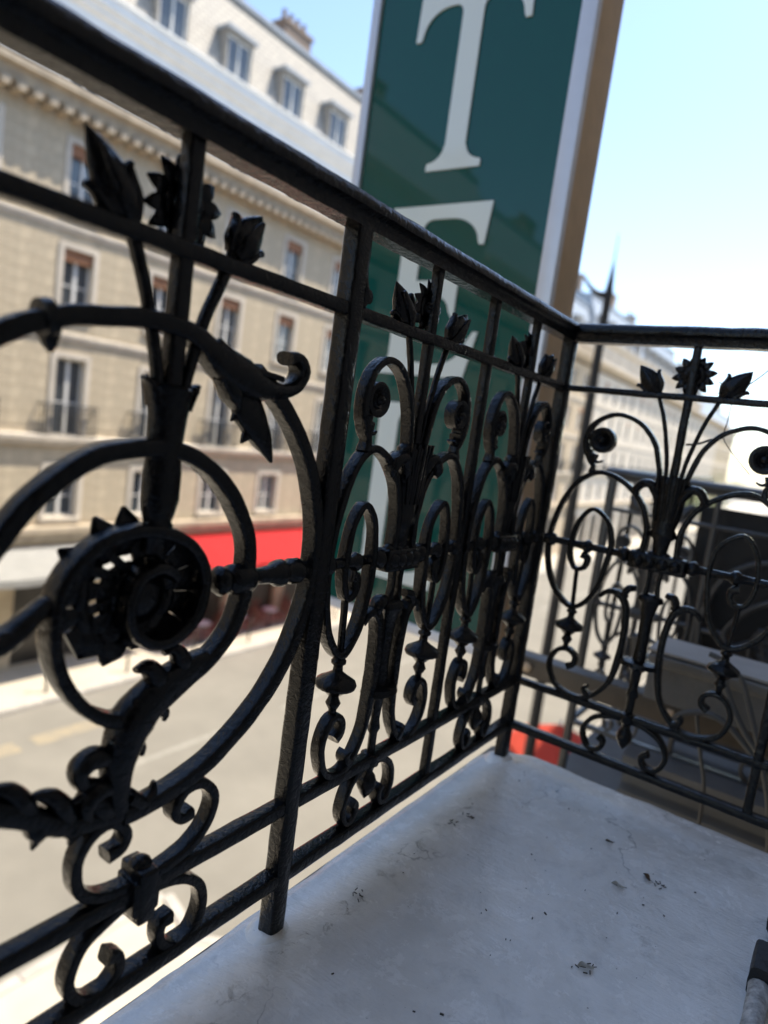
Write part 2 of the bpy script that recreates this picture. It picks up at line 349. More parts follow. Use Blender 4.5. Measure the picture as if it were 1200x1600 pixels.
def curtain(f, wd, h, k):
    if 'c' not in CURT:
        bm = bmesh.new(); N = 10; rows = []
        for z in (0, 1): rows.append([bm.verts.new((-.5+i/N, .02*math.sin(i*2.1), z)) for i in range(N+1)])
        for i in range(N): bm.faces.new((rows[0][i], rows[0][i+1], rows[1][i+1], rows[1][i]))
        CURT['c'] = finish('curtain', bm, 'curtain', f); o = CURT['c']
    else: o = inst('curtain', CURT['c'], f)
    o.location = ((-wd*.24 if k else wd*.2), .09, .05); o.scale = (wd*(.40 if k else .5), 1, h-.1)
def balconette(parent, x, z, wd, h=.95):
    if 'b' not in CURT:
        bm = bmesh.new()
        box(bm, -wd/2, wd/2, -.20, -.16, h-.04, h); box(bm, -wd/2, wd/2, -.19, -.17, .08, .11); box(bm, -wd/2, wd/2, -.19, -.17, h-.2, h-.17)
        for i in range(17):
            q = -wd/2+.012+i*(wd-.024)/16; box(bm, q-.011, q+.011, -.191, -.169, 0, h-.04)
        for s in (-1, 1): box(bm, s*wd/2-.02, s*wd/2+.02, -.18, .02, h-.04, h-.002); box(bm, s*wd/2-.02, s*wd/2+.02, -.18, .02, .08, .11)
        CURT['b'] = finish('balconette_rail', bm, 'balc', parent, (x, 0, z), smooth=False)
    else: inst('balconette_rail', CURT['b'], parent, (x, 0, z))
def dormer(parent, x, z0, z1, wd, y0):
    bm = bmesh.new(); t = .06
    box(bm, -wd/2-t, -wd/2, 0, 1.1, 0, z1-z0); box(bm, wd/2, wd/2+t, 0, 1.1, 0, z1-z0); box(bm, -wd/2, wd/2, 0, 1.1, z1-z0-.1, z1-z0)
    d = finish('dormer', bm, 'slate', parent, (x, y0, z0), smooth=False)
    bm = bmesh.new(); box(bm, -wd/2-t-.1, wd/2+t+.1, -.14, 1.15, z1-z0, z1-z0+.11); finish('dormer_roof', bm, 'zinc', d, smooth=False)
    bm = bmesh.new(); box(bm, -wd/2, wd/2, .10, .15, 0, z1-z0-.1)
    finish('dormer_pane', bm, 'glass', d, smooth=False)
    bm = bmesh.new()
    for q in (-wd/2, -.03, wd/2-.06): box(bm, q, q+.06, .06, .10, 0, z1-z0-.1)
    box(bm, -wd/2+.06, wd/2-.06, .06, .10, .0, .07); box(bm, -wd/2+.06, wd/2-.06, .06, .10, z1-z0-.18, z1-z0-.1)
    finish('dormer_frame', bm, 'wframe', d, smooth=False)
    return d
def chimney(parent, x, y, z0, w_, d_, h):
    bm = bmesh.new(); box(bm, -w_/2, w_/2, -d_/2, d_/2, 0, h); box(bm, -w_/2-.06, w_/2+.06, -d_/2-.06, d_/2+.06, h, h+.14)
    c = finish('chimney', bm, 'chimney', parent, (x, y, z0), smooth=False)
    bm = bmesh.new(); n = max(2, int(w_/.34))
    for i in range(n): lathe(bm, (-w_/2+w_*(i+.5)/n, 0, h+.14), (0, 0, 1), [(0, .11), (.4, .085), (.42, .1), (.46, .1)], 8)
    finish('chimney_pot', bm, 'chimney', c); return c

def building(face_x, y0, y1, top, label, m='stone', side=1, lvl=1, spacing=2.93, first=1.45, roofh=3.2, white=False, seed=1, french=None):
    """front face on local y = 0, local x runs along the street"""
    rnd = random.Random(seed); L = y1-y0
    b = empty('street_building', (face_x, y0 if side > 0 else y1, 0), R(90) if side > 0 else R(-90))
    tag(b, label, 'building', 'buildings along the street')
    rows = [(-3.35, -1.85, 1.0, 0), (-.85, 1.45, .92, 1), (2.75, 4.55, .92, 2), (5.6, 7.4, .92, 2)]
    base_top = 8.0 if top > 8 else top
    xs = []; x = first
    while x < L-.7: xs.append(x); x += spacing
    ops = [(x-wd/2, x+wd/2, z0, z1) for x in xs for z0, z1, wd, k in rows if z1 < top]
    shop = [(x-1.2, x+1.2, ZS+.05, -4.75) for x in xs if x-1.2 > .1 and x+1.2 < L-.1]
    if french: ops = [o for o in ops if o[3] < -1 or o[2] > 2.5 or o[1] < french[0][0]-.3 or o[0] > french[-1][1]+.3]+list(french)
    bm = bmesh.new(); wall_mesh(bm, 0, L, ZS-.1, base_top, ops+shop)
    for xx in (0, L):                                              # gable sides and back
        f = [bm.verts.new(p) for p in ((xx, 0, ZS-.1), (xx, 11, ZS-.1), (xx, 11, base_top), (xx, 0, base_top))]; bm.faces.new(f)
    f = [bm.verts.new(p) for p in ((0, 11, ZS-.1), (L, 11, ZS-.1), (L, 11, base_top), (0, 11, base_top))]; bm.faces.new(f)
    finish('wall', bm, m, b, smooth=False, recalc=False)
    # near-black sheet standing in for the unlit rooms behind the openings
    bm = bmesh.new(); f = [bm.verts.new(p) for p in ((.02, .9, ZS), (L-.02, .9, ZS), (L-.02, .9, base_top-.1), (.02, .9, base_top-.1))]; bm.faces.new(f); finish('room_dark_sheet', bm, 'dark', b, smooth=False)
    # string courses, cornice
    def course(name, z0, z1, p, mm='trim'):
        bm = bmesh.new(); prism(bm, [(-.0, z0), (-p*.55, z0), (-p*.7, z0+(z1-z0)*.45), (-p, z0+(z1-z0)*.6), (-p, z1), (0, z1+.03)], -.0, L); return finish(name, bm, mm, b, smooth=False)
    course('string_course', -4.05, -3.62, .28); course('string_course', -1.15, -.87, .24, 'stone2'); course('string_course', 1.95, 2.15, .10, 'stone2'); course('string_course', 5.0, 5.2, .10, 'stone2')
    course('cornice', 8.15, 8.72, .62)
    if lvl == 2:
        src = None
        for i in range(int(L/.42)):
            if not src: src = boxo('modillion', 'trim', b, -.11, .11, -.50, 0, 0, .2, smooth=False); src.location = (.2+i*.42, -.002, 7.94)
            else: inst('modillion', src, b, (.2+i*.42, -.002, 7.94))
        # coursed masonry piers between the windows, lower storeys
        H = .36; zc = -3.5; src = {}
        edges = [0]+[v for x in xs for v in (x-.62, x+.62)]+[L]
        while zc < 7.8:
            if not (-1.3 < zc+H/2 < -.8):
                for i in range(0, len(edges), 2):
                    a, c = edges[i], edges[i+1]; wd = c-a
                    k = int(round(zc/H)) % 2
                    cuts = [0, wd*(.45 if k else .55), wd] if wd > 1.4 else [0, wd]
                    for p, q in zip(cuts, cuts[1:]):
                        key = round(q-p, 2)
                        if key not in src: src[key] = o = boxo('stone_block', m, b, .003, q-p-.003, -.014, .01, .006, H-.006, smooth=False); o.location = (a+p, 0, zc)
                        else: inst('stone_block', src[key], b, (a+p, 0, zc))
            zc += H
    n = 0
    if lvl >= 1:
        for x in xs:
            for z0, z1, wd, k in rows:
                if z1 >= top: continue
                wn = window(b, x, z0, z1, wd-.01, .14)
                n += 1
                if rnd.random() < .75: curtain(wn, wd, z1-z0, rnd.random() < .6)
                if k == 2 and lvl == 2 or (k == 2 and rnd.random() < .4):
                    boxo('blind_box', 'blind', wn, -wd/2+.01, wd/2-.01, -.12, -.06, z1-z0-.34, z1-z0-.01, smooth=False)
                if k == 1: balconette(b, x, z0-.02, 1.75)
                if lvl == 2:
                    bm = bmesh.new(); box(bm, -wd/2-.14, wd/2+.14, -.10, .12, -.12, -.002); finish('window_sill', bm, 'stone2', wn, (0, -.14, 0), smooth=False)
                    bm = bmesh.new()
                    for s in (-1, 1): box(bm, s*(wd/2+.08)-.075, s*(wd/2+.08)+.075, -.055, .0, 0, z1-z0+.16)
                    box(bm, -wd/2-.005, wd/2+.005, -.055, 0, z1-z0+.002, z1-z0+.16); finish('window_surround', bm, 'stone2', wn, (0, -.14, 0), smooth=False)
    else:
        bm = bmesh.new()
        for x in xs:
            for z0, z1, wd, k in rows:
                if z1 < top and not (french and k == 1 and french[0][0]-.75 < x < french[-1][1]+.75): box(bm, x-wd/2+.01, x+wd/2-.01, .15, .2, z0, z1)
        finish('windows', bm, 'glass', b, smooth=False)['kind'] = 'stuff'
    bm = bmesh.new()
    for a, c, z0, z1 in shop: box(bm, a+.01, c-.01, .18, .24, z0, z1)
    finish('shopfront_glazing', bm, 'dark', b, smooth=False)
    # attic storey and mansard
    if top > 9:
        at = top-roofh; aops = [(x-.45, x+.45, 8.95, 10.15) for x in xs]
        bm = bmesh.new(); wall_mesh(bm, 0, L, 8.72, at-1.3, aops if at-1.3 > 10.2 else [], dep=.2, y=.25)
        for xx in (0, L):
            f = [bm.verts.new(p) for p in ((xx, .25, 8.0), (xx, 11, 8.0), (xx, 11, at), (xx, .25, at))]; bm.faces.new(f)
        f = [bm.verts.new(p) for p in ((0, 0, 8.7), (L, 0, 8.7), (L, .25, 8.72), (0, .25, 8.72))]; bm.faces.new(f)
        f = [bm.verts.new(p) for p in ((0, 11, 8.0), (L, 11, 8.0), (L, 11, at), (0, 11, at))]; bm.faces.new(f)
        finish('attic_wall', bm, 'white' if white else m, b, smooth=False, recalc=False)
        if at-1.3 > 10.2 and lvl >= 1:
            for x in xs: window(b, x, 8.96, 10.14, .89, .36)
        bm = bmesh.new(); prism(bm, [(.25, at-1.3), (.18, at-1.25), (.16, at-.62), (.02, at-.55), (.0, at-.42), (-.12, at-.34), (-.14, at-.12), (-.2, at-.06), (-.2, at), (.4, at+.04), (.4, at-1.3)], 0, L)
        finish('eaves_cornice', bm, 'white' if white else 'stone2', b, smooth=False)
        bm = bmesh.new(); prism(bm, [(.28, at+.02), (1.25, top), (1.35, top+.06), (6, top+.9), (10, top), (11, at+.02)], 0, L)
        rf = finish('roof', bm, 'slate' if white else 'zinc', b, smooth=False)
        boxo('ridge_flashing', 'zinc', rf, 0, L, 1.12, 1.42, top-.04, top+.12, smooth=False)
        if lvl >= 1:
            for x in ([1.8+2.72*q for q in range(7)] if white else xs): dormer(rf, x, at+.06, at+1.56, 1.04, .24)
        for xc in (.6, L*.52): chimney(rf, xc, rnd.uniform(2.2, 3.2), top-.2, .55 if xc < 1 else rnd.uniform(1.0, 1.6), 1.3, rnd.uniform(1.3, 2.1))
        if white:
            chimney(rf, 13.2, 1.9, top-.3, 1.0, .7, 1.5); chimney(rf, 16.6, 1.9, top-.3, 1.5, .7, 1.15)
    return b

WINROW = 'cream stone apartment building across the street with white dormers and red awning'
building(-19, 2.4, 24.3, 14.85, WINROW, 'stone', lvl=2, first=1.5, white=True, seed=3)
specs = [(24.4, 41, 14.6, 'stone2', 'pale stone building mostly hidden behind the green sign'), (41.1, 55.5, 13.0, 'stone3', 'honey coloured building just right of the green sign'),
         (55.6, 71, 14.2, 'stone2', 'far building, paled for haze, with the tall chimney block above the railing corner'), (71.1, 88, 14.3, 'stone2', 'far building, paled for haze, behind the end railing flowers'),  # far fronts take the paler stone in place of distance haze
         (88.1, 104, 13.2, 'stone2', 'fourth far building, paled for haze, beyond the sign, down the street'), (104.1, 122, 12.0, 'stone2', 'far building, paled for haze, near the end of the street'), (122.1, 140, 11.0, 'stone', 'lowest and farthest cream building at the street end')]
for k, (a, b_, t, m, lb) in enumerate(specs): building(-19, a, b_, t, lb, m, lvl=1 if a < 100 else 0, seed=10+k)
back = [(-15, 2.3, 14.2, 'stone3', 'building across the street beside the camera, mirrored in the green sign'), (-33, -15.1, 15.4, 'stone2', 'building across the street behind the camera with mirrored chimneys'), (-52, -33.1, 14.6, 'stone', 'building far behind the camera across the street')]
for k, (a, b_, t, m, lb) in enumerate(back): building(-19, a, b_, t, lb, m, lvl=0, seed=30+k)
ours = [(-6.5, 2.9, 11.9, 'bounce_stone', 'hotel building that carries the balcony with the black railing'), (3.0, 19, 11.6, 'bounce_stone', 'neighbouring building that carries the lower black balcony'), (19.1, 36, 11.9, 'stone3', 'building farther along the hotel side of the street'), (-24, -6.6, 12, 'bounce_stone', 'building behind the camera on the hotel side')]
for k, (a, b_, t, m, lb) in enumerate(ours): building(.78, a, b_, t, lb, m, side=-1, lvl=0, seed=50+k, french=((4.0, 5.4, .03, 2.4),) if k == 0 else None)

# ------------------------------------------------------------------ across the street: awnings, terrace, bollards
def awning(label, m, y0, y1, x_out, zt, zb, val=.28):
    a = empty('awning', (-19, y0, zt)); tag(a, label, 'awning', 'awnings across the street'); L = y1-y0; n = 14
    bm = bmesh.new(); pro = x_out
    top = [(0.02, 0), (pro, zb-zt)]
    A = [];
    for j in range(n+1):
        y = L*j/n; sag = .02*math.sin(j*1.7)
        A.append([bm.verts.new((pro*q+.02, y, (zb-zt)*q-.06*math.sin(q*math.pi)+sag*q)) for q in (0, .25, .5, .75, 1)]+[bm.verts.new((pro+.03, y, zb-zt-val+(.03 if j % 2 else 0)))])
    for p, q in zip(A, A[1:]):
        for i in range(5): bm.faces.new((p[i], q[i], q[i+1], p[i+1]))
    bmesh.ops.solidify(bm, geom=bm.faces[:], thickness=.012)
    finish('canopy', bm, m, a, ang=60)
    for y in (.15, L/2, L-.15):
        bm = bmesh.new(); sweep(bm, [(.0, y, -.75), (pro*.6, y, zb-zt-.18), (pro-.05, y, zb-zt-.08)], .02, .02, 8); finish('arm', bm, 'wframe', a)
    boxo('front_bar', 'wframe', a, pro-.04, pro+.015, .02, L-.02, zb-zt-.07, zb-zt-.012, smooth=False)
    return a
awning('red canvas awning over the shaded terrace across the street', 'red', 14.2, 23.5, 2.1, -4.15, -4.95, .42)
awning('pale grey canvas awning left of the red one across the street', 'greycloth', 3.6, 14.0, 1.7, -4.2, -4.72, .22)
def chair(loc, rz, label):
    c = empty('terrace_chair', loc, rz); tag(c, label, 'chair', 'terrace chairs under the red awning')
    bm = bmesh.new(); box(bm, -.21, .21, -.21, .21, .43, .47, bev=.012); finish('seat', bm, 'wicker', c)
    bm = bmesh.new(); sweep(bm, [(-.2, -.2, .47), (-.2, -.25, .85), (0, -.28, .93), (.2, -.25, .85), (.2, -.2, .47)], .018, .018, 8, D=(0, 1, .1), step=.08)
    for k in range(5): sweep(bm, [(-.14+k*.07, -.205, .47), (-.14+k*.07, -.255, .9)], .012, .01, 6, step=.2)
    finish('backrest', bm, 'wicker', c)
    for sx in (-1, 1):
        for sy in (-1, 1): boxo('leg', 'wicker', c, sx*.18-.015, sx*.18+.015, sy*.18-.015, sy*.18+.015, 0, .43, smooth=False)
    return c
def table(loc, label):
    c = empty('terrace_table', loc); tag(c, label, 'table', 'terrace tables under the red awning')
    bm = bmesh.new(); lathe(bm, (0, 0, .71), (0, 0, 1), [(0, .29), (.012, .31), (.03, .31)], 20); finish('table_top', bm, 'wframe', c)
    bm = bmesh.new(); lathe(bm, (0, 0, 0), (0, 0, 1), [(0, .2), (.03, .18), (.05, .03), (.70, .025), (.71, .06)], 14); finish('pedestal', bm, 'balc', c)
for k in range(5):
    y = 14.9+k*1.75; nth = ('nearest', 'second', 'middle', 'fourth', 'farthest')[k]
    table((-17.9, y, ZS), nth+' small round terrace table under the red awning')
    chair((-17.9, y-.55, ZS), 0, 'wicker chair on the near side of the %s terrace table' % nth)
    chair((-17.9, y+.55, ZS), R(180), 'wicker chair on the far side of the %s terrace table' % nth)
    chair((-18.5, y, ZS), R(-90), 'wicker chair between the shopfront and the %s terrace table' % nth)
for k in range(6):
    bm = bmesh.new(); lathe(bm, (0, 0, 0), (0, 0, 1), [(0, .055), (.05, .055), (.06, .04), (.82, .036), (.84, .05), (.88, .05), (.9, .03), (.95, .045), (.99, .03), (1.0, .008)], 12)
    tag(finish('bollard', bm, 'lamp', None, (-16.95, 8.6+k*2.6, ZS)), 'slim dark bollard at the far kerb, number %s from the left edge' % ('one', 'two', 'three', 'four', 'five', 'six')[k], 'bollard', 'bollards along the far kerb')

# parasol and lamp post on the near pavement
pa = empty('parasol', (-3.3, 11.5, ZS)); tag(pa, 'orange red parasol on the pavement below the railing corner', 'parasol')
bm = bmesh.new(); n = 8; top = bm.verts.new((0, 0, 3.35)); ring = [bm.verts.new((1.05*math.cos(2*math.pi*k/n+.3), 1.05*math.sin(2*math.pi*k/n+.3), 2.85)) for k in range(n)]; low = [bm.verts.new((v.co.x, v.co.y, 2.68)) for v in ring]
for k in range(n): bm.faces.new((top, ring[k], ring[(k+1) % n])); bm.faces.new((ring[k], low[k], low[(k+1) % n], ring[(k+1) % n]))
bmesh.ops.solidify(bm, geom=bm.faces[:], thickness=.012); finish('canopy', bm, 'parasol', pa, smooth=False)
bm = bmesh.new(); lathe(bm, (0, 0, 0), (0, 0, 1), [(0, .28), (.06, .26), (.08, .04), (.3, .03), (3.3, .025), (3.42, .03), (3.46, .01)], 12); finish('pole', bm, 'wframe', pa)
lp = empty('lamp_post', (-2.03, 6.16, ZS)); tag(lp, 'tall slim dark lamp post rising behind the railing corner', 'lamp post')
bm = bmesh.new(); lathe(bm, (0, 0, 0), (0, 0, 1), [(0, .2), (.25, .19), (.3, .14), (.9, .11), (.95, .13), (1.05, .09), (5, .066), (9, .055), (10.4, .045), (10.5, .05), (10.6, .036), (10.72, .024), (10.85, .009), (11.15, .003)], 16); finish('mast', bm, 'lamp', lp)
bm = bmesh.new(); sweep(bm, [(0, 0, 10.48), (-.09, -.05, 10.49), (-.18, -.10, 10.55), (-.26, -.14, 10.66)], [.045, .03, .02, .012], [.03, .02, .016, .01], 10, step=.02); finish('bracket_arm', bm, 'lamp', lp)

# ------------------------------------------------------------------ trees far down the street
def tree(x, y, h, rr, label, seed):
    rnd = random.Random(seed); t = empty('street_tree', (x, y, ZS)); tag(t, label, 'tree', 'far street trees')
    bm = bmesh.new(); sweep(bm, [(0, 0, 0), (.05, 0, h*.3), (0, .1, h*.55), (.1, .1, h*.85)], [.2, .15, .11, .03], [.2, .15, .11, .03], 10, step=.6)
    for k in range(6):
        a = k*1.05; sweep(bm, [(0, .05, h*(.4+.05*k)), (math.cos(a)*rr*.4, math.sin(a)*rr*.4, h*(.55+.04*k)), (math.cos(a)*rr*.75, math.sin(a)*rr*.75, h*(.65+.04*k))], [.07, .05, .015], [.07, .05, .015], 6, step=.6)
    finish('trunk', bm, 'bark', t)
    bm = bmesh.new(); cl = [(rnd.uniform(-1, 1), rnd.uniform(-1, 1), rnd.uniform(-1, 1)) for _ in range(40)]
    for c in cl:
        c = Vector(c)
        if c.length > 1.1: continue
        for _ in range(90):
            p = Vector((rnd.gauss(0, .2), rnd.gauss(0, .2), rnd.gauss(0, .2)))+c; p = Vector((p.x*rr, p.y*rr, h*.7+p.z*h*.3))
            a = Vector((rnd.uniform(-1, 1), rnd.uniform(-1, 1), rnd.uniform(-1, 1))).normalized(); b2 = a.orthogonal().normalized(); s = rnd.uniform(.06, .14)
            bm.faces.new([bm.verts.new(p+a*s), bm.verts.new(p+b2*s*.6), bm.verts.new(p-a*s), bm.verts.new(p-b2*s*.6)])
    finish('crown', bm, 'leafm', t, smooth=False, recalc=False)
tree(-15.4, 86, 7.5, 2.4, 'yellow green tree far down the street, nearer of the two', 1)
tree(-15.0, 104, 8.5, 2.8, 'green tree at the far end of the street', 2)

# ------------------------------------------------------------------ the green sign
SY, SX0, SX1, SZ0, SZ1, SD = .5, -1.085, -.272, .03, 2.55, .19
sg = empty('hotel_sign', ((SX0+SX1)/2, SY, SZ0)); tag(sg, 'tall dark green glossy sign with pale serif letters TEL', 'sign')
def rel(o): o.location = Vector(o.location)-Vector(sg.location); return o
def sbox(name, m, *b, bev=0, parent=sg):
    return rel(boxo(name, m, parent, *b, bev=bev))
sbox('face_panel', 'green', SX0+.036, SX1-.052, SY, SY+.02, SZ0+.036, SZ1-.036)
sbox('housing', 'brown', SX0+.01, SX1-.002, SY+.024, SY+SD, SZ0+.004, SZ1-.004, bev=.006)
sbox('frame_left', 'alu', SX0, SX0+.035, SY-.014, SY+.023, SZ0, SZ1, bev=.005)
sbox('frame_right', 'alu', SX1-.051, SX1+.0, SY-.008, SY+.023, SZ0, SZ1, bev=.005)
sbox('frame_bottom', 'alu', SX0+.0355, SX1-.0515, SY-.007, SY+.022, SZ0, SZ0+.035, bev=.005)
sbox('frame_top', 'alu', SX0+.0355, SX1-.0515, SY-.007, SY+.022, SZ1-.035, SZ1, bev=.005)
def arc(cx, cz, rx, rz, a0, a1, n=7): return [(cx+rx*math.cos(R(a0+(a1-a0)*i/n)), cz+rz*math.sin(R(a0+(a1-a0)*i/n))) for i in range(n+1)]
def letter(name, outline):
    bm = bmesh.new(); bm2 = [bm.verts.new((x, SY-.006, z)) for x, z in outline]; f = bm.faces.new(bm2)
    r_ = bmesh.ops.extrude_face_region(bm, geom=[f])
    for v in r_['geom']:
        if isinstance(v, bmesh.types.BMVert): v.co.y = SY-.0005
    bmesh.ops.triangulate(bm, faces=[q for q in bm.faces if len(q.verts) > 4])
    return rel(finish(name, bm, 'mint', sg, smooth=False))
def T(x0, x1, z0, z1, st=.075, th=.045):
    c = (x0+x1)/2; o = [(x0+.005, z1), (x1-.005, z1)]
    o += [(x1, z1-.135), (x1-.02, z1-.135)] + arc(x1-.115, z1-.13, .09, .085, 5, 90) + arc(c+st/2+.03, z1-th-.03, .03, .03, 90, 180, 4)
    o += [(c+st/2, z0+.07)] + arc(c+st/2+.065, z0+.075, .062, .052, 185, 265, 5) + [(c+.10, z0+.018), (c+.10, z0), (c-.10, z0), (c-.10, z0+.018)] + arc(c-st/2-.065, z0+.075, .062, .052, 275, 355, 5)
    o += [(c-st/2, z0+.08)] + arc(c-st/2-.03, z1-th-.03, .03, .03, 0, 90, 4) + arc(x0+.115, z1-.13, .09, .085, 90, 175) + [(x0+.02, z1-.135), (x0, z1-.135)]
    letter('letter_t', o)
def Eo(x0, x1, z0, z1, st=.075, th=.04):
    l = x0+.055; m = (z0+z1)/2+.01
    o = [(x0, z1), (x1, z1), (x1-.012, z1-.13), (x1-.03, z1-.13)] + arc(x1-.14, z1-.125, .105, .08, 5, 88) + arc(l+st+.035, z1-th-.04, .035, .035, 92, 180, 4)
    o += [(l+st, m+.025)] + [(x1-.16, m+.025)] + arc(x1-.16, m+.085, .055, .06, 272, 350, 4) + [(x1-.085, m+.105), (x1-.085, m-.105)] + arc(x1-.16, m-.085, .055, .06, 10, 88, 4) + [(l+st, m-.025)]
    o += arc(l+st+.035, z0+th+.04, .035, .035, 180, 268, 4) + arc(x1-.14, z0+.13, .115, .09, 272, 350) + [(x1-.005, z0+.15), (x1+.012, z0+.15), (x1-.02, z0), (x0, z0), (x0, z0+.02)]
    o += arc(x0+.005, z0+.065, .05, .045, 275, 360, 4) + arc(x0+.005, z1-.065, .05, .045, 0, 85, 4) + [(x0, z1-.02)]
    letter('letter_e', o)
def Lo(x0, x1, z0, z1, st=.08, th=.04):
    l = x0+.055
    o = [(x0, z1), (l+st+.055, z1), (l+st+.055, z1-.02)] + arc(l+st+.05, z1-.065, .05, .045, 95, 180, 4)
    o += arc(l+st+.035, z0+th+.04, .035, .035, 180, 268, 4) + arc(x1-.14, z0+.13, .115, .09, 272, 350) + [(x1-.005, z0+.16), (x1+.012, z0+.16), (x1-.02, z0), (x0, z0), (x0, z0+.02)]
    o += arc(x0+.005, z0+.065, .05, .045, 275, 360, 4) + arc(x0+.005, z1-.065, .05, .045, 0, 85, 4) + [(x0, z1-.02)]
    letter('letter_l', o)
T(-.885, -.475, 1.555, 2.105); Eo(-.885, -.51, .895, 1.445); Lo(-.885, -.52, .19, .80)
bt = empty('sign_bracket', (.2, .6, 0)); tag(bt, 'dark bronze steel beam running from the green sign to the house', 'bracket')
o = boxo('beam', 'beam', bt, -.44, .56, -.035, .035, -.005, .058, bev=.003)
for xx in (-.38, .05, .42):
    bm = bmesh.new(); lathe(bm, (xx, -.036, .027), (0, -1, 0), [(0, .016), (.008, .016), (.012, .008)], 6); finish('bolt', bm, 'brown', bt, smooth=False)
boxo('wall_plate', 'beam', bt, .561, .578, -.1, .1, -.08, .13, bev=.003)

# ------------------------------------------------------------------ balcony floor slab
bm = bmesh.new(); X0, X1, Y0, Y1 = -.05, .778, -2.6, .085; nx, ny = 60, 190
def sm(a, b, v): t = max(0, min(1, (v-a)/(b-a))); return t*t*(3-2*t)
from mathutils import noise as nz
grid = []
for i in range(nx+1):
    row = []
    x = X0+(X1-X0)*(i/nx)**1.35
    for j in range(ny+1):
        y = Y0+(Y1-Y0)*(1-(1-j/ny)**1.2)
        z = -.016*sm(.062, -.03, x)-.012*sm(-.02, .07, y)-.006*sm(-.035, -.05, x)-.005*sm(.07, .085, y)
        z += .0022*nz.noise(Vector((x*6, y*6, 0)))+.0008*nz.noise(Vector((x*22, y*22, 3)))
        row.append(bm.verts.new((x+.004*nz.noise(Vector((y*14, 0, 0)))*(i == 0), y+.005*nz.noise(Vector((x*14, 0, 5)))*(j == ny), z)))
    grid.append(row)
for i in range(nx):
    for j in range(ny): bm.faces.new((grid[i][j], grid[i+1][j], grid[i+1][j+1], grid[i][j+1]))
tag(finish('balcony_floor', bm, 'floor', recalc=False), kind='structure')
bm = bmesh.new(); prism(bm, [(-.049, -.03), (-.062, -.036), (-.07, -.05), (-.07, -.09), (-.05, -.10), (-.04, -.15), (.0, -.17), (.02, -.24), (.7, -.26), (.778, -.26), (.778, -.03)], -2.6, .09, 'y')
tag(finish('balcony_slab', bm, 'slab', smooth=False), kind='structure')

# ------------------------------------------------------------------ railings
ZU, ZT, ZM, Z1, Z2 = .95, .847, .517, .185, .079
def handrail(parent, a, b, m='iron', z=0, mitre=(0, 0)):
    prof = [(-.0135, .945), (-.0135, .9575), (-.0165, .961), (-.0235, .964), (-.0250, .970), (-.0220, .978), (-.013, .983), (0, .9845), (.013, .983), (.0220, .978), (.0250, .970), (.0235, .964), (.0165, .961), (.0135, .9575), (.0135, .945)]
    bm = bmesh.new(); n = max(2, int((b-a)/.02)); rings = []
    for i in range(n+1):
        t = i/n
        rings.append([bm.verts.new((a+(b-a)*t+(mitre[0]*y*(1-t) if i == 0 else 0)+(mitre[1]*y if i == n else 0), y, q+z)) for y, q in prof])
    k = len(prof)
    for A, B in zip(rings, rings[1:]):
        for i in range(k): bm.faces.new((A[i], A[(i+1) % k], B[(i+1) % k], B[i]))
    bm.faces.new(rings[0][::-1]); bm.faces.new(rings[-1]); rough_up(bm, .0010, 3)
    return finish('handrail', bm, m, parent, ang=50)
def bar(name, parent, a, b, z, hw, hd, m='iron', axis='x', y=0):
    bm = bmesh.new(); pts = [(a, y, z), (b, y, z)] if axis == 'x' else [(z, y, a), (z, y, b)]
    sweep(bm, pts, hw, hd, 12, .35, step=.02); rough_up(bm, .0009, random.random()*40); return finish(name, bm, m, parent, ang=50)
def petal(bm, c, ang, r0_, r1_, hw, y=0, th=.0022, cup=.004):
    d = Vector((math.cos(ang), 0, math.sin(ang))); c = Vector(c)
    pts = [c+d*r0_+Vector((0, y, 0)), c+d*(r0_*.5+r1_*.5)+Vector((0, y-cup, 0)), c+d*r1_+Vector((0, y, 0))]
    sweep(bm, pts, [hw*.7, hw*.98, hw*1.05, hw*.92, hw*.6, hw*.12], [th, th*1.1, th, th*.9, th*.7, th*.4], 10, .8, step=.006)
def flower(parent, s, z, rad, y=.012, n=12):
    with part('flower', parent, amp=.0005) as bm:
        lathe(bm, (s, y+.004, z), (0, -1, 0), [(0, rad*.66), (.004, rad*.72), (.007, rad*.60), (.009, rad*.36), (.013, rad*.34), (.017, rad*.26), (.020, rad*.15), (.021, rad*.05)], 20)
        for k in range(8): lathe(bm, (s+rad*.22*math.cos(k*.785), y-.012, z+rad*.22*math.sin(k*.785)), (0, -1, 0), [(0, rad*.09), (.003, rad*.08), (.005, rad*.03)], 8)
    f = parent.children[-1] if False else [c for c in parent.children if c.name.startswith('flower')][-1]
    for k in range(n):
        with part('petal', f, amp=.0005) as bm: petal(bm, (s, 0, z), 2*math.pi*(k+.35)/n+random.uniform(-.05, .05), rad*.42, rad*random.uniform(.97, 1.08), rad*.205, y)
    return f
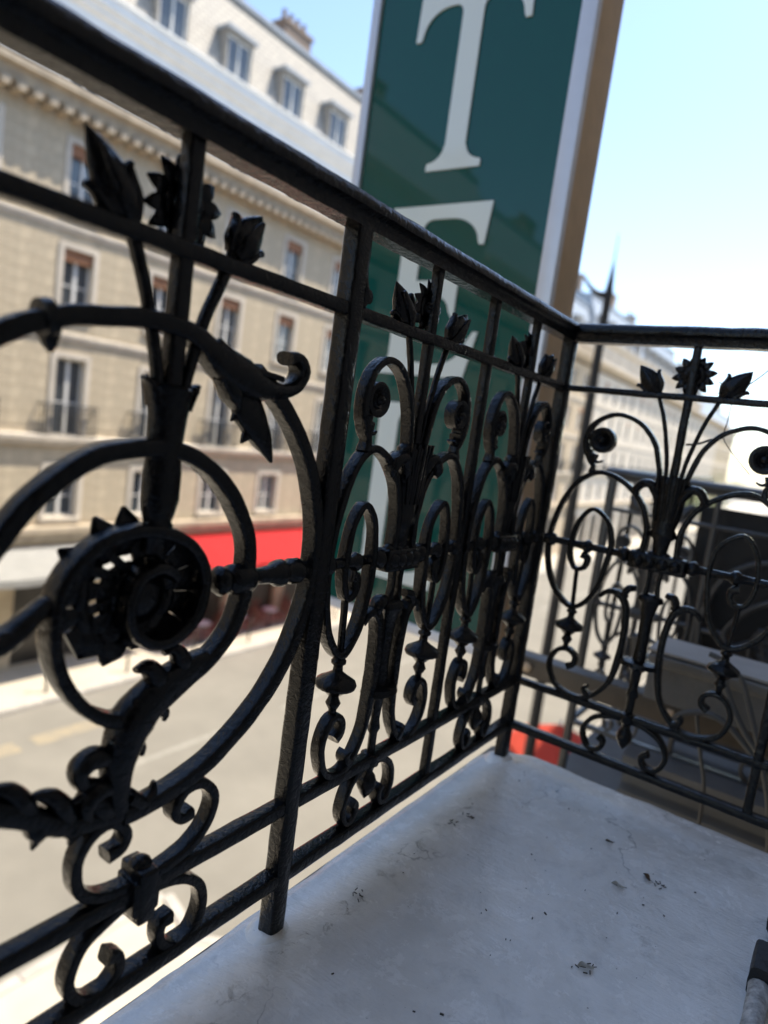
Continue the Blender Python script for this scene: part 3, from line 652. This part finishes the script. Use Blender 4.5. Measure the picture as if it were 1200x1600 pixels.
def bud(parent, b, t, rad, flip=1):
    b = Vector((b[0], 0, b[1])); t = Vector((t[0], 0, t[1])); a = (t-b); L = a.length; a.normalize(); sd_ = Vector((a.z, 0, -a.x))
    with part('bud', parent, amp=.0008) as bm:
        lathe(bm, b-a*L*.1, a, [(0, .006), (L*.06, .008), (L*.12, rad*.45), (L*.25, rad*.85), (L*.42, rad*1.0), (L*.60, rad*.92), (L*.78, rad*.70), (L*.93, rad*.42), (L*1.04, rad*.16), (L*1.09, rad*.03)], 22, flat=.6)
        for s in (-1, 1):
            p = b+sd_*rad*.35*s
            sweep(bm, [p, p+a*L*.20+sd_*rad*.42*s, p+a*L*.42+sd_*rad*.60*s, p+a*L*.52+sd_*rad*.76*s, p+a*L*.50+sd_*rad*.95*s], [.003, .0045, .004, .0035, .0022], [rad*.3, rad*.42, rad*.36, rad*.24, .003], 8, .8, step=.005)
        sweep(bm, [b-Vector((0, rad*.3, 0)), b+a*L*.3-Vector((0, rad*.60, 0)), b+a*L*.62-Vector((0, rad*.5, 0)), b+a*L*.8-Vector((0, rad*.5, 0))], [.006, rad*.45, rad*.3, .002], [.004, .005, .004, .002], 8, .8, step=.006)
def volute_disc(bm, c, rad, hd):
    lathe(bm, (c[0], hd, c[1]), (0, -1, 0), [(0, rad*.8), (.002, rad), (2*hd-.002, rad), (2*hd, rad*.82), (2*hd-.003, rad*.62), (2*hd-.004, rad*.52), (2*hd-.001, rad*.45), (2*hd-.003, rad*.3), (2*hd+.003, rad*.22), (2*hd+.005, rad*.08)], 20)

def small_panel(parent, sc, half, thin=1.):
    """repeating cast panel between two posts; sc = centre along the rail, half = half clear width"""
    k = half/.25; bw = .0052*thin; bd = .0095*thin
    def X(s): return sc+s*k
    for sg_ in (-1, 1):
        f = lambda pts: [(X(-sg_*s), 0, z) for s, z in pts]
        with part('crook_scroll', parent) as bm:
            sweep(bm, f([(-.022, .655), (-.030, .70), (-.048, .75), (-.082, .786), (-.132, .801), (-.175, .783), (-.193, .748), (-.187, .716), (-.165, .708)]), [bw*.9]*6+[bw*1.2, bw*1.3], bd)
            volute_disc(bm, (X(sg_*.157), .745), .0275*min(1, .55+.45*k), bd*1.1)
            sweep(bm, f([(-.184, .722), (-.178, .702), (-.169, .69), (-.171, .674)]), [bw*1.6, bw*1.1, bw*.9, bw*1.2], [bd*1.2, bd, bd*.8, bd])
            sweep(bm, f([(-.189, .735), (-.180, .71), (-.162, .699), (-.150, .703)]), [bw*.8, bw*.9, bw*.6, bw*.3], bd*.8)
        with part('volute_scroll', parent) as bm:
            sweep(bm, f([(-.036, .515), (-.034, .58), (-.056, .632), (-.103, .668), (-.156, .677), (-.205, .640), (-.234, .565), (-.238, .49), (-.212, .418), (-.161, .383), (-.118, .425), (-.101, .506), (-.106, .562), (-.128, .590), (-.155, .598), (-.180, .563), (-.187, .505), (-.172, .468), (-.150, .472), (-.146, .493), (-.160, .499)]), [bw]*14+[bw*.9]*4+[bw*1.5], [bd]*14+[bd*.85]*6)
        with part('spindle', parent) as bm:
            sweep(bm, f([(-.166, .468), (-.160, .384)]), .0042, .0045, 10, step=.01)
            lathe(bm, (X(-sg_*-.0)+(-sg_*-.16)*0+sc*0, 0, 0) if False else (X(sg_*.160), 0, .384), (0, 0, -1), [(0, .006), (.006, .0065), (.010, .011), (.014, .011), (.017, .007), (.026, .0075), (.032, .016), (.040, .0285), (.045, .0305), (.049, .029), (.053, .019), (.060, .012), (.064, .0075), (.068, .0085), (.074, .0115), (.080, .0085), (.084, .006), (.098, .006)], 20)
        with part('lower_scroll', parent) as bm:
            sweep(bm, f([(-.148, .252), (-.134, .262), (-.136, .280), (-.157, .289), (-.180, .277), (-.190, .244), (-.166, .203), (-.104, .194), (-.055, .243), (-.040, .33), (-.045, .405), (-.063, .434), (-.088, .436), (-.104, .421)]), [bw*1.4, bw]+[bw]*6+[bw*1.25]*4+[bw*1.4, bw*.8], [bd]*9+[bd*1.1]*4+[bd*.8])
            sweep(bm, f([(-.085, .201), (-.098, .207), (-.104, .216), (-.097, .222)]), [bw*1.4, bw*1.2, bw*.9, bw*.6], bd*1.1)
        with part('bottom_scroll', parent) as bm:
            sweep(bm, f([(0, .181), (-.035, .177), (-.072, .160), (-.089, .127), (-.074, .097), (-.049, .098), (-.042, .116), (-.054, .125)]), [bw*1.3, bw, bw, bw*.95, bw*.95, bw*.95, bw, bw*1.3], bd)
        with part('flower_stem', parent) as bm:
            sweep(bm, [(sc+sg_*s, 0, z) for s, z in ((.012, .67), (.020, .73), (.038, .80), (.058, .85))], .0042, .0048, 10, .8)
        bud(parent, (sc+sg_*.059, .853), (sc+sg_*.103, .905), .021)
        with part('curled_leaf', parent) as bm:
            q = .8+.2*k
            sweep(bm, [(sc+sg_*.018, -.004, .640), (sc+sg_*.036*q, -.006, .668), (sc+sg_*.055*q, -.007, .668), (sc+sg_*.066*q, -.007, .652), (sc+sg_*.062*q, -.006, .643)], [.008, .010, .009, .008, .006], [.010, .015, .016, .013, .008], 12, .8)
    bar('centre_bar', parent, .66, .947, sc, .0075, .0075, axis='z')
    flower(parent, sc, .891, .039)
    with part('vase', parent) as bm:
        lathe(bm, (sc, 0, .69), (0, 0, -1), [(0, .028), (.008, .034), (.018, .032), (.04, .031), (.075, .028), (.105, .0215), (.113, .026), (.121, .026), (.127, .018), (.15, .0145), (.172, .0145)], 18, flat=.62)
        for a in range(-2, 3): sweep(bm, [(sc+a*.009, -.0165+abs(a)*.002, .60), (sc+a*.0115, -.0185+abs(a)*.0025, .65), (sc+a*.013, -.021+abs(a)*.002, .692)], [.002, .004, .003], [.002, .003, .003], 8, .8, step=.01)
    with part('cross_block', parent) as bm:
        box(bm, sc-.056*min(1, k*1.1), sc+.056*min(1, k*1.1), -.014, .014, ZM-.020, ZM+.015, bev=.005)
        for a in (-.036, -.012, .012, .036): lathe(bm, (sc+a*min(1, k*1.1), -.011, ZM-.002), (0, -1, 0), [(0, .0125), (.005, .0115), (.009, .006), (.010, .002)], 12); lathe(bm, (sc+a*min(1, k*1.1), 0, ZM+.013), (0, 0, 1), [(0, .0115), (.004, .010), (.008, .005)], 12)
    for s in (-1, 1):
        with part('cross_rod', parent) as bm:
            c = .056*min(1, k*1.1); L = half-c
            lathe(bm, (sc+s*c, 0, ZM+.001), (s, 0, 0), [(0, .010), (.004, .0135), (.012, .0165), (.020, .011), (.025, .0075), (L*.42, .0075), (L*.45, .0135), (L*.49, .0145), (L*.53, .0095), (L*.6, .0078), (L*.86, .0078), (L*.88, .013), (L*.93, .0155), (L*.97, .012), (L, .012)], 14)
    with part('lower_stem', parent) as bm:
        for s in (-1, 1):
            sweep(bm, [(sc+s*.030, 0, .455), (sc+s*.044*min(1, k+.2), -.003, .452), (sc+s*.05*min(1, k+.2), -.003, .440), (sc+s*.045*min(1, k+.2), -.003, .430)], [.006, .008, .007, .004], [.010, .014, .012, .006], 12, .8)
            sweep(bm, [(sc+s*.012, 0, ZM-.008), (sc+s*.010, 0, .47), (sc+s*.013, 0, .44)], .0045, .006, 10, step=.01)
        lathe(bm, (sc, 0, .45), (0, 0, -1), [(0, .012), (.006, .024), (.014, .026), (.020, .018), (.05, .0125), (.10, .011), (.14, .013), (.143, .040*min(1, .4+.6*k)), (.152, .044*min(1, .4+.6*k)), (.156, .02), (.165, .011), (.20, .009), (.215, .013), (.222, .0085), (.262, .0085)], 18, flat=.7)
    with part('pendant_bud', parent) as bm:
        lathe(bm, (sc, 0, .196), (0, 0, -1), [(0, .009), (.004, .016), (.020, .016), (.024, .010), (.034, .008), (.040, .013), (.052, .017), (.060, .0145), (.072, .008), (.080, .002)], 16)

def big_panel(parent, sc):
    """large rinceau panel nearest the camera, traced in the plane of the railing"""
    A = lambda pts, y=0: [(sc+s, y, z) for s, z in pts]
    with part('great_ring', parent) as bm:
        pts = A([(-.005+.245*math.cos(R(a)), .528+.246*math.sin(R(a))) for a in range(-92, 66, 6)])
        sweep(bm, pts, [.0092]*18+[.0092, .0092, .010, .011], [.0128]*22, 16, .40)
        pts = A([(.052, .752), (.02, .772), (-.03, .777), (-.075, .771), (-.115, .762), (-.16, .741), (-.205, .700), (-.235, .64), (-.25, .57), (-.25, .50), (-.235, .43), (-.20, .37), (-.16, .335)])
        sweep(bm, pts, [.012, .0092, .0092]+[.009]*10, .0128, 16, .40)
    with part('ring_collar', parent) as bm:
        lathe(bm, (sc-.118, 0, .7605), Vector((-.97, 0, -.24)), [(0, .012), (.002, .0165), (.012, .0165), (.014, .012)], 14)
        lathe(bm, (sc-.121, 0, .752), (.1, 0, -1), [(0, .010), (.008, .008), (.014, .006), (.020, .002)], 12)
    with part('trumpet_leaf', parent) as bm:
        sweep(bm, A([(.028, .768), (.068, .748), (.104, .735), (.14, .733), (.168, .742), (.177, .760), (.166, .773), (.151, .771)]), [.010, .017, .0205, .016, .0105, .0078, .007, .008], [.012, .018, .022, .021, .018, .016, .015, .014], 18, .75)
        sweep(bm, A([(.06, .74), (.074, .722), (.083, .708)], -.002), [.010, .010, .004], [.012, .016, .009], 10, .8)
        for a in (-.010, .0, .010): sweep(bm, [(sc+.045, a*.8, .772), (sc+.09, a*1.5, .752), (sc+.135, a*1.6, .746)], .0035, .003, 8, .8)
    with part('hanging_leaf', parent) as bm:
        sweep(bm, A([(.086, .724), (.104, .706), (.118, .689), (.133, .672), (.146, .652)]), [.014, .021, .018, .012, .002], [.008, .011, .011, .008, .003], 14, .85)
        for s, z, ds, dz in ((.096, .706, -.016, -.012), (.112, .687, -.014, -.016)): sweep(bm, A([(s, z), (s+ds*.6, z+dz*.5), (s+ds, z+dz)]), [.008, .006, .001], [.006, .005, .002], 8, .8)
    with part('inner_ring', parent) as bm:
        pts = A([(.012, .398), (.045, .412), (.080, .430), (.108, .458), (.122, .495), (.124, .535), (.114, .575), (.082, .621), (.036, .652), (-.012, .661), (-.052, .656), (-.085, .644), (-.122, .616), (-.150, .582), (-.172, .545), (-.180, .515), (-.172, .494)])
        sweep(bm, pts, [.014, .010, .0085]+[.009]*13+[.010], [.016, .013, .0125]+[.0125]*14, 16, .40)
    with part('leaf_hook', parent) as bm:
        sweep(bm, A([(-.178, .520), (-.165, .492), (-.140, .493), (-.118, .510), (-.103, .521), (-.096, .514)]), [.010, .012, .012, .009, .006, .003], [.013, .016, .016, .013, .010, .006], 12, .8)
    with part('spiral_scroll', parent) as bm:
        pts = A([(.010, .395), (-.027, .389), (-.063, .411), (-.090, .448), (-.101, .490), (-.096, .535), (-.066, .568), (-.030, .580), (.010, .576), (.044, .557), (.061, .525), (.054, .488), (.030, .467), (.005, .463), (-.020, .478), (-.030, .505), (-.020, .534), (.004, .543), (.022, .532)])
        sweep(bm, pts, [.012, .0085]+[.0068]*13+[.006]*4, [.014, .013]+[.0145]*11+[.017]*6, 14, .5)
    with part('spiral_web', parent) as bm:                          # pierced back plate between the turns of the spiral
        rnd_w = [.0050, .0105, .0105, .0105, .0105, .0105, .0105, .0105, .0105, .0105, .0050, .0060, .0105]
        for k in range(13):
            a = R(-160+k*27.7); c = (-.012, .517); q = .035 if k % 3 else .04
            r1 = .080 if -170 < -160+k*22 < 60 or True else .06
            x0, z0 = c[0]+.024*math.cos(a), c[1]+.024*math.sin(a); x1, z1 = c[0]+.066*math.cos(a)-.020*(math.cos(a) < 0), c[1]+.060*math.sin(a)
            sweep(bm, A([(x0, z0), ((x0+x1)/2, (z0+z1)/2), (x1, z1)], .009), [.0045, rnd_w[k], .0150], .0035, 8, .7)
        lathe(bm, (sc-.008, .012, .512), (0, -1, 0), [(0, .03), (.006, .031), (.010, .024), (.016, .02), (.020, .008)], 18)
    f = None
    with part('spiral_flower', parent, amp=.0006) as bm: lathe(bm, (sc-.020, .016, .515), (0, -1, 0), [(0, .030), (.004, .032), (.006, .026)], 20)
    f = [c for c in parent.children if c.name.startswith('spiral_flower')][-1]
    for k, a in enumerate((97, 118, 146, 176, 204, 232, 256, 284, 310, 20, -20, 56)):
        with part('petal', f, amp=.0006) as bm: petal(bm, (sc-.020, 0, .515), R(a), .04, .087 if 80 < a < 160 else (.074 if 225 < a < 270 else .060), .0165, .013, .004, .006)
    # leafy stalk that joins the rings at the bottom
    with part('acanthus_stalk', parent) as bm:
        sweep(bm, A([(-.016, .284), (-.020, .312), (-.020, .345), (-.010, .378), (.012, .402), (.045, .420), (.078, .433)]), [.013, .014, .018, .024, .020, .017, .010], [.012, .014, .017, .019, .017, .015, .012], 14, .75)
        for pts, w_, d_ in ((((-.030, .350), (-.050, .358), (-.064, .350), (-.060, .336), (-.043, .330)), (.008, .012, .011, .009, .004), (.010, .016, .017, .013, .006)),
                            (((-.026, .318), (-.044, .322), (-.055, .312), (-.052, .296), (-.036, .290)), (.008, .012, .011, .009, .004), (.010, .016, .016, .012, .006)),
                            (((-.006, .300), (.010, .288), (.022, .294), (.024, .306)), (.010, .010, .007, .002), (.012, .013, .010, .004)),
                            (((.022, .412), (.010, .430), (.002, .438), (-.012, .438)), (.012, .013, .010, .003), (.012, .016, .014, .006)),
                            (((.048, .424), (.040, .444), (.030, .452), (.020, .449)), (.011, .012, .009, .003), (.012, .015, .012, .006)),
                            (((.018, .392), (.030, .380), (.030, .372)), (.010, .007, .002), (.010, .009, .003)),
                            (((-.012, .362), (.004, .352), (.006, .342)), (.010, .007, .003), (.010, .008, .003))):
            sweep(bm, A(pts, -.003), [q*.92 for q in w_], [q*.8 for q in d_], 14, .9, step=.003)
    with part('acanthus_spray', parent) as bm:
        sweep(bm, A([(-.01, .283), (-.05, .291), (-.085, .304), (-.118, .328), (-.15, .345), (-.185, .375)]), [.0085, .010, .0115, .013, .012, .010], [.0115, .013, .014, .014, .013, .011], 14, .7)
        for pts in (((-.030, .290), (-.044, .310), (-.060, .320), (-.074, .318)), ((-.072, .304), (-.084, .328), (-.102, .340), (-.118, .337)), ((-.105, .314), (-.100, .300), (-.104, .288)), ((-.070, .298), (-.064, .286), (-.068, .276)), ((-.11, .326), (-.124, .350), (-.142, .360), (-.158, .356))):
            sweep(bm, A(pts, -.004), [.010, .0105, .0085, .005, .0015], [.009, .011, .009, .005, .002], 14, .9, step=.003)
    with part('cross_rod', parent) as bm:
        lathe(bm, (sc+.080, 0, ZM), (1, 0, 0), [(0, .006), (.003, .013), (.009, .0175), (.016, .015), (.020, .012), (.024, .0175), (.034, .0185), (.050, .0185), (.054, .0165), (.058, .011), (.064, .0095), (.088, .0115), (.096, .016), (.105, .0175), (.111, .012), (.116, .0125), (.122, .0165), (.134, .0165), (.140, .012), (.172, .012)], 16)
    with part('cross_rod', parent) as bm:
        lathe(bm, (sc-.180, 0, ZM), (-1, 0, 0), [(0, .010), (.02, .014), (.03, .010), (.075, .010)], 14)
    # vase, stems, flower
    with part('vase', parent) as bm:
        lathe(bm, (sc, 0, .722), (0, 0, -1), [(0, .019), (.003, .0265), (.010, .0245), (.03, .0205), (.058, .0185), (.066, .018), (.085, .0205), (.112, .0205), (.128, .017), (.134, .015), (.138, .0172), (.144, .0165), (.150, .013), (.165, .012)], 20, flat=.72)
        for s in (-1, 1): sweep(bm, [(sc+s*.019, 0, .70), (sc+s*.025, -.002, .720), (sc+s*.032, -.002, .725)], [.004, .004, .002], [.010, .010, .004], 10, .8)
    bar('centre_bar', parent, .70, .947, sc, .009, .009, axis='z')
    for s in (-1, 1):
        with part('flower_stem', parent) as bm: sweep(bm, A([(s*.013, .70), (s*.020, .745), (s*.036, .80), (s*.060, .858)]), .0062, .0066, 10, .8)
    bud(parent, (sc-.056, .853), (sc-.105, .916), .0205); bud(parent, (sc+.060, .858), (sc+.094, .908), .0205)
    flower(parent, sc+.008, .891, .043, y=.018)
    # double-S scrolls on the lower bars
    with part('lower_scroll', parent) as bm:
        sweep(bm, A([(.080, .248), (.064, .247), (.054, .260), (.066, .280), (.092, .279), (.111, .255), (.104, .225), (.080, .204), (.040, .193)]), [.0075, .006]+[.0062]*6+[.0075], .0105, 16, .40)
        sweep(bm, A([(-.026, .243), (-.010, .247), (-.006, .263), (-.025, .281), (-.047, .274), (-.060, .250), (-.053, .218), (-.028, .200), (.015, .193)]), [.0075, .006]+[.0062]*6+[.0075], .0105, 16, .40)
    with part('bottom_scroll', parent) as bm:
        sweep(bm, A([(.020, .180), (.065, .172), (.100, .150), (.111, .120), (.100, .090), (.074, .083), (.053, .100), (.052, .122), (.066, .126)]), [.0075]+[.0062]*7+[.0085], .0105, 16, .40)
        sweep(bm, A([(.020, .180), (-.012, .172), (-.045, .155), (-.058, .122), (-.044, .092), (-.018, .083), (.000, .098), (-.002, .116), (-.014, .122)]), [.0075]+[.0062]*7+[.0085], .0105, 16, .40)
    with part('scroll_collar', parent) as bm:
        box(bm, sc+.004, sc+.036, -.0185, .0185, .160, .202, bev=.004); box(bm, sc+.009, sc+.031, -.021, .021, .151, .212, bev=.004)
        lathe(bm, (sc+.02, 0, .212), (0, 0, 1), [(0, .013), (.004, .011), (.008, .004)], 10)

# street-side railing (runs along +y, outside is -x)
YB, YC, YA, YP1 = -.7554, -.3685, -1.26, -1.0082
sr = empty('street_railing', (0, 0, 0), R(90)); tag(sr, 'glossy black ornamental iron railing along the street side of the balcony', 'railing')
handrail(sr, -2.5, .022)
for n_, z, hw, hd in (('upper_bar', ZT, .0088, .0110), ('lower_bar', Z1, .0096, .0115), ('bottom_bar', Z2, .0102, .0130)):
    ends = [-2.5, YA-.006, YA+.006, YB-.006, YB+.006, -.004] if n_ != 'x' else []
    for a, b_ in zip(ends[::2], ends[1::2]): bar(n_, sr, a, b_, z, hw, hd)
def post(parent, s, z0, z1, h=.0142, name='post', foot=True):
    o = bar(name, parent, z0, z1, s, h, h, axis='z')
    if foot:
        with part('post_foot', parent, m='floor', amp=.005) as bm: lathe(bm, (s, 0, -.020), (0, 0, 1), [(0, .040), (.007, .034), (.012, .029), (.017, .024), (.019, .019), (.020, .008)], 22)
    return o
post(sr, YA, -.01, .948); post(sr, YB, -.01, .948); post(sr, YC, Z2+.008, 0.948, .0085, 'thin_post', False); post(sr, 0, -.02, 0.948)
with part('post_bracket', sr) as bm:
    sweep(bm, [(YB+.014, 0, .855), (YB+.020, 0, .868), (YB+.013, 0, .884), (YB+.0145, 0, .92), (YB+.013, 0, .95)], [.006, .008, .004, .004, .004], [.013, .014, .012, .011, .011], 12, .8)
    lathe(bm, (YB+.021, 0, .868), (0, -1, 0), [(-.014, .004), (-.012, .009), (.012, .009), (.014, .004)], 12)
big_panel(sr, YP1)
small_panel(sr, (YB+YC)/2, (YC-YB)/2-.010, 1.12)
small_panel(sr, YC/2, -YC/2-.010, 1.12)
# end railing (runs along +x, outside is +y)
er = empty('end_railing', (0, 0, 0), 0); tag(er, 'glossy black ornamental iron railing across the far end of the balcony', 'railing')
handrail(er, -.012, .775, z=-.0015)
XE = .4987
for n_, z, hw, hd in (('upper_bar', ZT, .0065, .009), ('lower_bar', Z1, .0075, .0095), ('bottom_bar', Z2, .0085, .0115)):
    bar(n_, er, .006, .775, z, hw, hd)
bar('thin_post', er, Z2+.008, 0.948, XE, .0085, .0085, axis='z')
small_panel(er, .2575, .24, 1.0)
# second panel runs into the house wall
with part('volute_scroll', er) as bm:
    sweep(bm, [(.52, 0, .20), (.51, 0, .30), (.53, 0, .42), (.60, 0, .50), (.69, 0, .46), (.70, 0, .36), (.64, 0, .32), (.60, 0, .36)], .005, .009)

# ------------------------------------------------------------------ thin wire tied to the end railing
tw = empty('tie_wire', (.32, .03, .85)); tag(tw, 'thin dark twisted wire tied to the end railing near the right bud', 'wire')
def wpt(x, z): return (x-.32, 0, z-.85)
for nm, pts, r_ in (('wire', [(.395, .93), (.365, .895), (.333, .872), (.300, .885)], .0011), ('twig', [(.262, .757), (.285, .762), (.305, .772), (.327, .780)], .0022), ('wire', [(.330, .845), (.329, .81), (.327, .780), (.348, .752), (.385, .715)], .0009)):
    bm = bmesh.new(); sweep(bm, [wpt(*p) for p in pts], r_, r_, 6, step=.008); rough_up(bm, .0008 if nm == 'twig' else .0002); finish(nm, bm, 'balc', tw)

# ------------------------------------------------------------------ neighbouring balcony
nb = empty('neighbour_balcony', (-.11, .9, -.45)); tag(nb, 'lower neighbouring balcony with dense black railing seen through the end railing', 'balcony')
OFF = Vector((.11, -.9, .45))
def npart(name, m, amp=.0005): return part(name, nb, m=m, loc=OFF, amp=amp)
with npart('slab', 'greywall', 0) as bm:
    prism(bm, [(.80, -.62), (.80, -.56), (.76, -.53), (.76, -.47), (.80, -.45), (2.85, -.45), (2.85, -.62)], -.16, .775)
with npart('moulded_step', 'greywall', 0) as bm:
    prism(bm, [(.86, -.448), (.86, -.40), (.82, -.385), (.82, -.36), (.85, -.345), (.85, -.30), (.81, -.28), (.81, -.24), (.84, -.225), (2.8, -.225), (2.8, -.448)], .10, .774)
def nbar(name, pts, hw, hd, m='neigh_iron', D=(0, 1, 0), sq=.4):
    with npart(name, m) as bm: sweep(bm, pts, hw, hd, 10, sq, step=.03, D=D)
nr = empty('neighbour_railing', (-.115, .9, -.305)); tag(nr, 'black scrolled iron railing of the lower neighbouring balcony, behind the end railing', 'railing')
handrail(nr, -.02, .885)
for n_, z, hw, hd in (('upper_bar', ZT, .0065, .009), ('lower_bar', Z1, .0075, .0095), ('bottom_bar', Z2, .0085, .0115)): bar(n_, nr, .006, .885, z, hw, hd)
bar('corner_post', nr, -.14, .948, 0, .0135, .0135, axis='z'); bar('thin_post', nr, Z2+.008, .948, .335, .0085, .0085, axis='z')
small_panel(nr, .168, .155, 1.05); big_panel(nr, .60)
for o_ in list(nr.children_recursive): o_.data.materials[0] = M['neigh_iron']
bm = bmesh.new()
def side_bar(name, z, h):
    bm = bmesh.new(); sweep(bm, [(0, .015, z), (0, 1.9, z)], h, h*1.2, 10, .4, step=.05, D=(0, 0, 1)); finish(name, bm, 'iron', nr)
bm.free(); side_bar('side_handrail', .965, .018); side_bar('side_bottom_bar', Z2, .009)
for k in range(5): bar('side_baluster', nr, Z2+.008, .95, 0, .008, .008, axis='z', y=.30+k*.38)
with npart('dark_backing', 'rubber', .001) as bm: box(bm, .16, .774, .985, .992, -.2, .60)  # opaque sheet added to keep the view behind the scrollwork dark
with npart('side_wall', 'greywall', 0) as bm: box(bm, .42, .774, 2.5, 2.8, -.224, 2.2)
pb = empty('stone_ledge', (.5, .42, .18)); tag(pb, 'weathered pale stone ledge block jutting from the house beyond the end railing', 'ledge')
with part('ledge_block', pb, m='slab', amp=.002) as bm:
    prism(bm, [(-.06, -.06), (-.06, .025), (-.075, .032), (-.085, .045), (-.085, .058), (-.07, .064), (.09, .066), (.09, -.06)], -.29, .278)
with part('coping', pb, m='kerb', amp=.0015) as bm: box(bm, -.295, .278, -.078, .09, .066, .074, bev=.002)
for k, (Y_, pts) in enumerate(((.30, ((.29, .08), (.309, .123), (.361, .149), (.409, .14), (.461, .102), (.508, .06), (.57, .0), (.62, -.2))), (.29, ((.36, .262), (.386, .242), (.419, .186), (.449, .14), (.477, .109), (.51, .071), (.58, -.03), (.64, -.2))), (.28, ((.35, .295), (.382, .287), (.423, .259), (.444, .216), (.461, .175), (.493, .095), (.53, -.02), (.56, -.2))), (.32, ((.345, .13), (.356, .088), (.373, .03), (.392, -.043), (.40, -.2))))):
    bm = bmesh.new(); r_ = (.0075, .0075, .0065, .0045)[k]; sweep(bm, [(a, Y_, b_) for a, b_ in pts], r_, r_, 10, 1., step=.012)
    tag(finish('cable', bm, 'cable'), ('lowest arching grey hose just beyond the end railing', 'middle grey hose sloping beyond the end railing', 'uppermost grey hose beyond the end railing', 'thin dark cable hanging beside the grey hoses')[k], 'cable', 'hoses beyond the end railing')

# ------------------------------------------------------------------ things on the balcony floor
pp = empty('wall_pipe', (.570, -.83, .02)); tag(pp, 'peeling white pipe with black sleeve at the foot of the wall', 'pipe')
def ppart(name, m, pts, hw, hd, sq=1.):
    bm = bmesh.new(); sweep(bm, pts, hw, hd, 14, sq, step=.01); rough_up(bm, .0012, 2); finish(name, bm, m, pp)
ppart('pipe', 'pipe', [(0, -.5, 0), (0, .445, 0)], .0135, .0135)
ppart('sleeve', 'rubber', [(.006, .446, .004), (.006, .515, .004)], .023, .021, .35)
ppart('rod', 'cable', [(.008, .516, .004), (.008, .66, .004)], .012, .008, .5)
ppart('end_cap', 'rubber', [(.016, .60, .008), (.016, .625, .008)], .020, .022, .6)
def leaf_bit(name, label, m, x, y, r_, pts, cat):
    bm = bmesh.new(); rows = []
    N = 8
    for i in range(N+1):
        t = i/N; wd = r_*.45*math.sin(math.pi*min(1, t*.92+.05))**.7
        rows.append([bm.verts.new((-r_+2*r_*t, q*wd+.15*r_*math.sin(t*5), .0015+.22*r_*abs(q)**1.5*(1+.6*math.sin(t*7))+.12*r_*math.sin(t*3))) for q in (-1, -.5, 0, .5, 1)])
    for A_, B_ in zip(rows, rows[1:]):
        for i in range(4): bm.faces.new((A_[i], A_[i+1], B_[i+1], B_[i]))
    bmesh.ops.solidify(bm, geom=bm.faces[:], thickness=.0005)
    o = empty(name, (x, y, .001), pts); tag(o, label, cat); finish('blade', bm, m, o)
    bm = bmesh.new(); sweep(bm, [(-r_*.9, 0, .003), (0, .02*r_, .002), (r_*1.5, .2*r_, .003)], .0006, .0006, 6, 1., step=.004); finish('stalk', bm, 'crumb', o); return o
leaf_bit('dead_leaf', 'small curled brown dead leaf near the end railing', 'dryleaf', .383, -.222, .0095, R(-40), 'leaf')
leaf_bit('dead_leaf', 'pale dried leaf scrap with a dark twig on the floor', 'chip', .350, -.285, .010, R(10), 'leaf')
leaf_bit('dead_leaf', 'tiny yellowish leaf lying farthest from the camera on the floor', 'dryleaf', .300, -.165, .007, R(20), 'leaf')
leaf_bit('paint_flake', 'white paint flake with black twig bits at bottom centre of floor', 'chip', .368, -.505, .011, R(35), 'debris')
bm = bmesh.new(); rnd = random.Random(5)
for k in range(75):
    x = rnd.uniform(.05, .60); y = rnd.uniform(-1.0, -.03); s = rnd.choice((.0007, .0009, .0012, .0018))*rnd.uniform(.7, 1.3); a = rnd.uniform(0, 3.1)
    sweep(bm, [(x, y, .0012), (x+math.cos(a)*s*2.2, y+math.sin(a)*s*2.2, .0014)], s*.6, s*.6, 6, .9, step=.002)
for cx, cy in ((.368, -.505), (.40, -.23), (.055, -.34), (.055, -.62), (.075, -.30)):
    for k in range(6):
        x = cx+rnd.gauss(0, .008); y = cy+rnd.gauss(0, .008); a = rnd.uniform(0, 3.1); sweep(bm, [(x, y, .0015), (x+math.cos(a)*.006, y+math.sin(a)*.006, .002)], .0008, .0008, 6, .9, step=.003)
tag(finish('floor_crumbs', bm, 'crumb'), 'dark crumbs and grit scattered on the grey balcony floor', 'debris', kind='stuff')
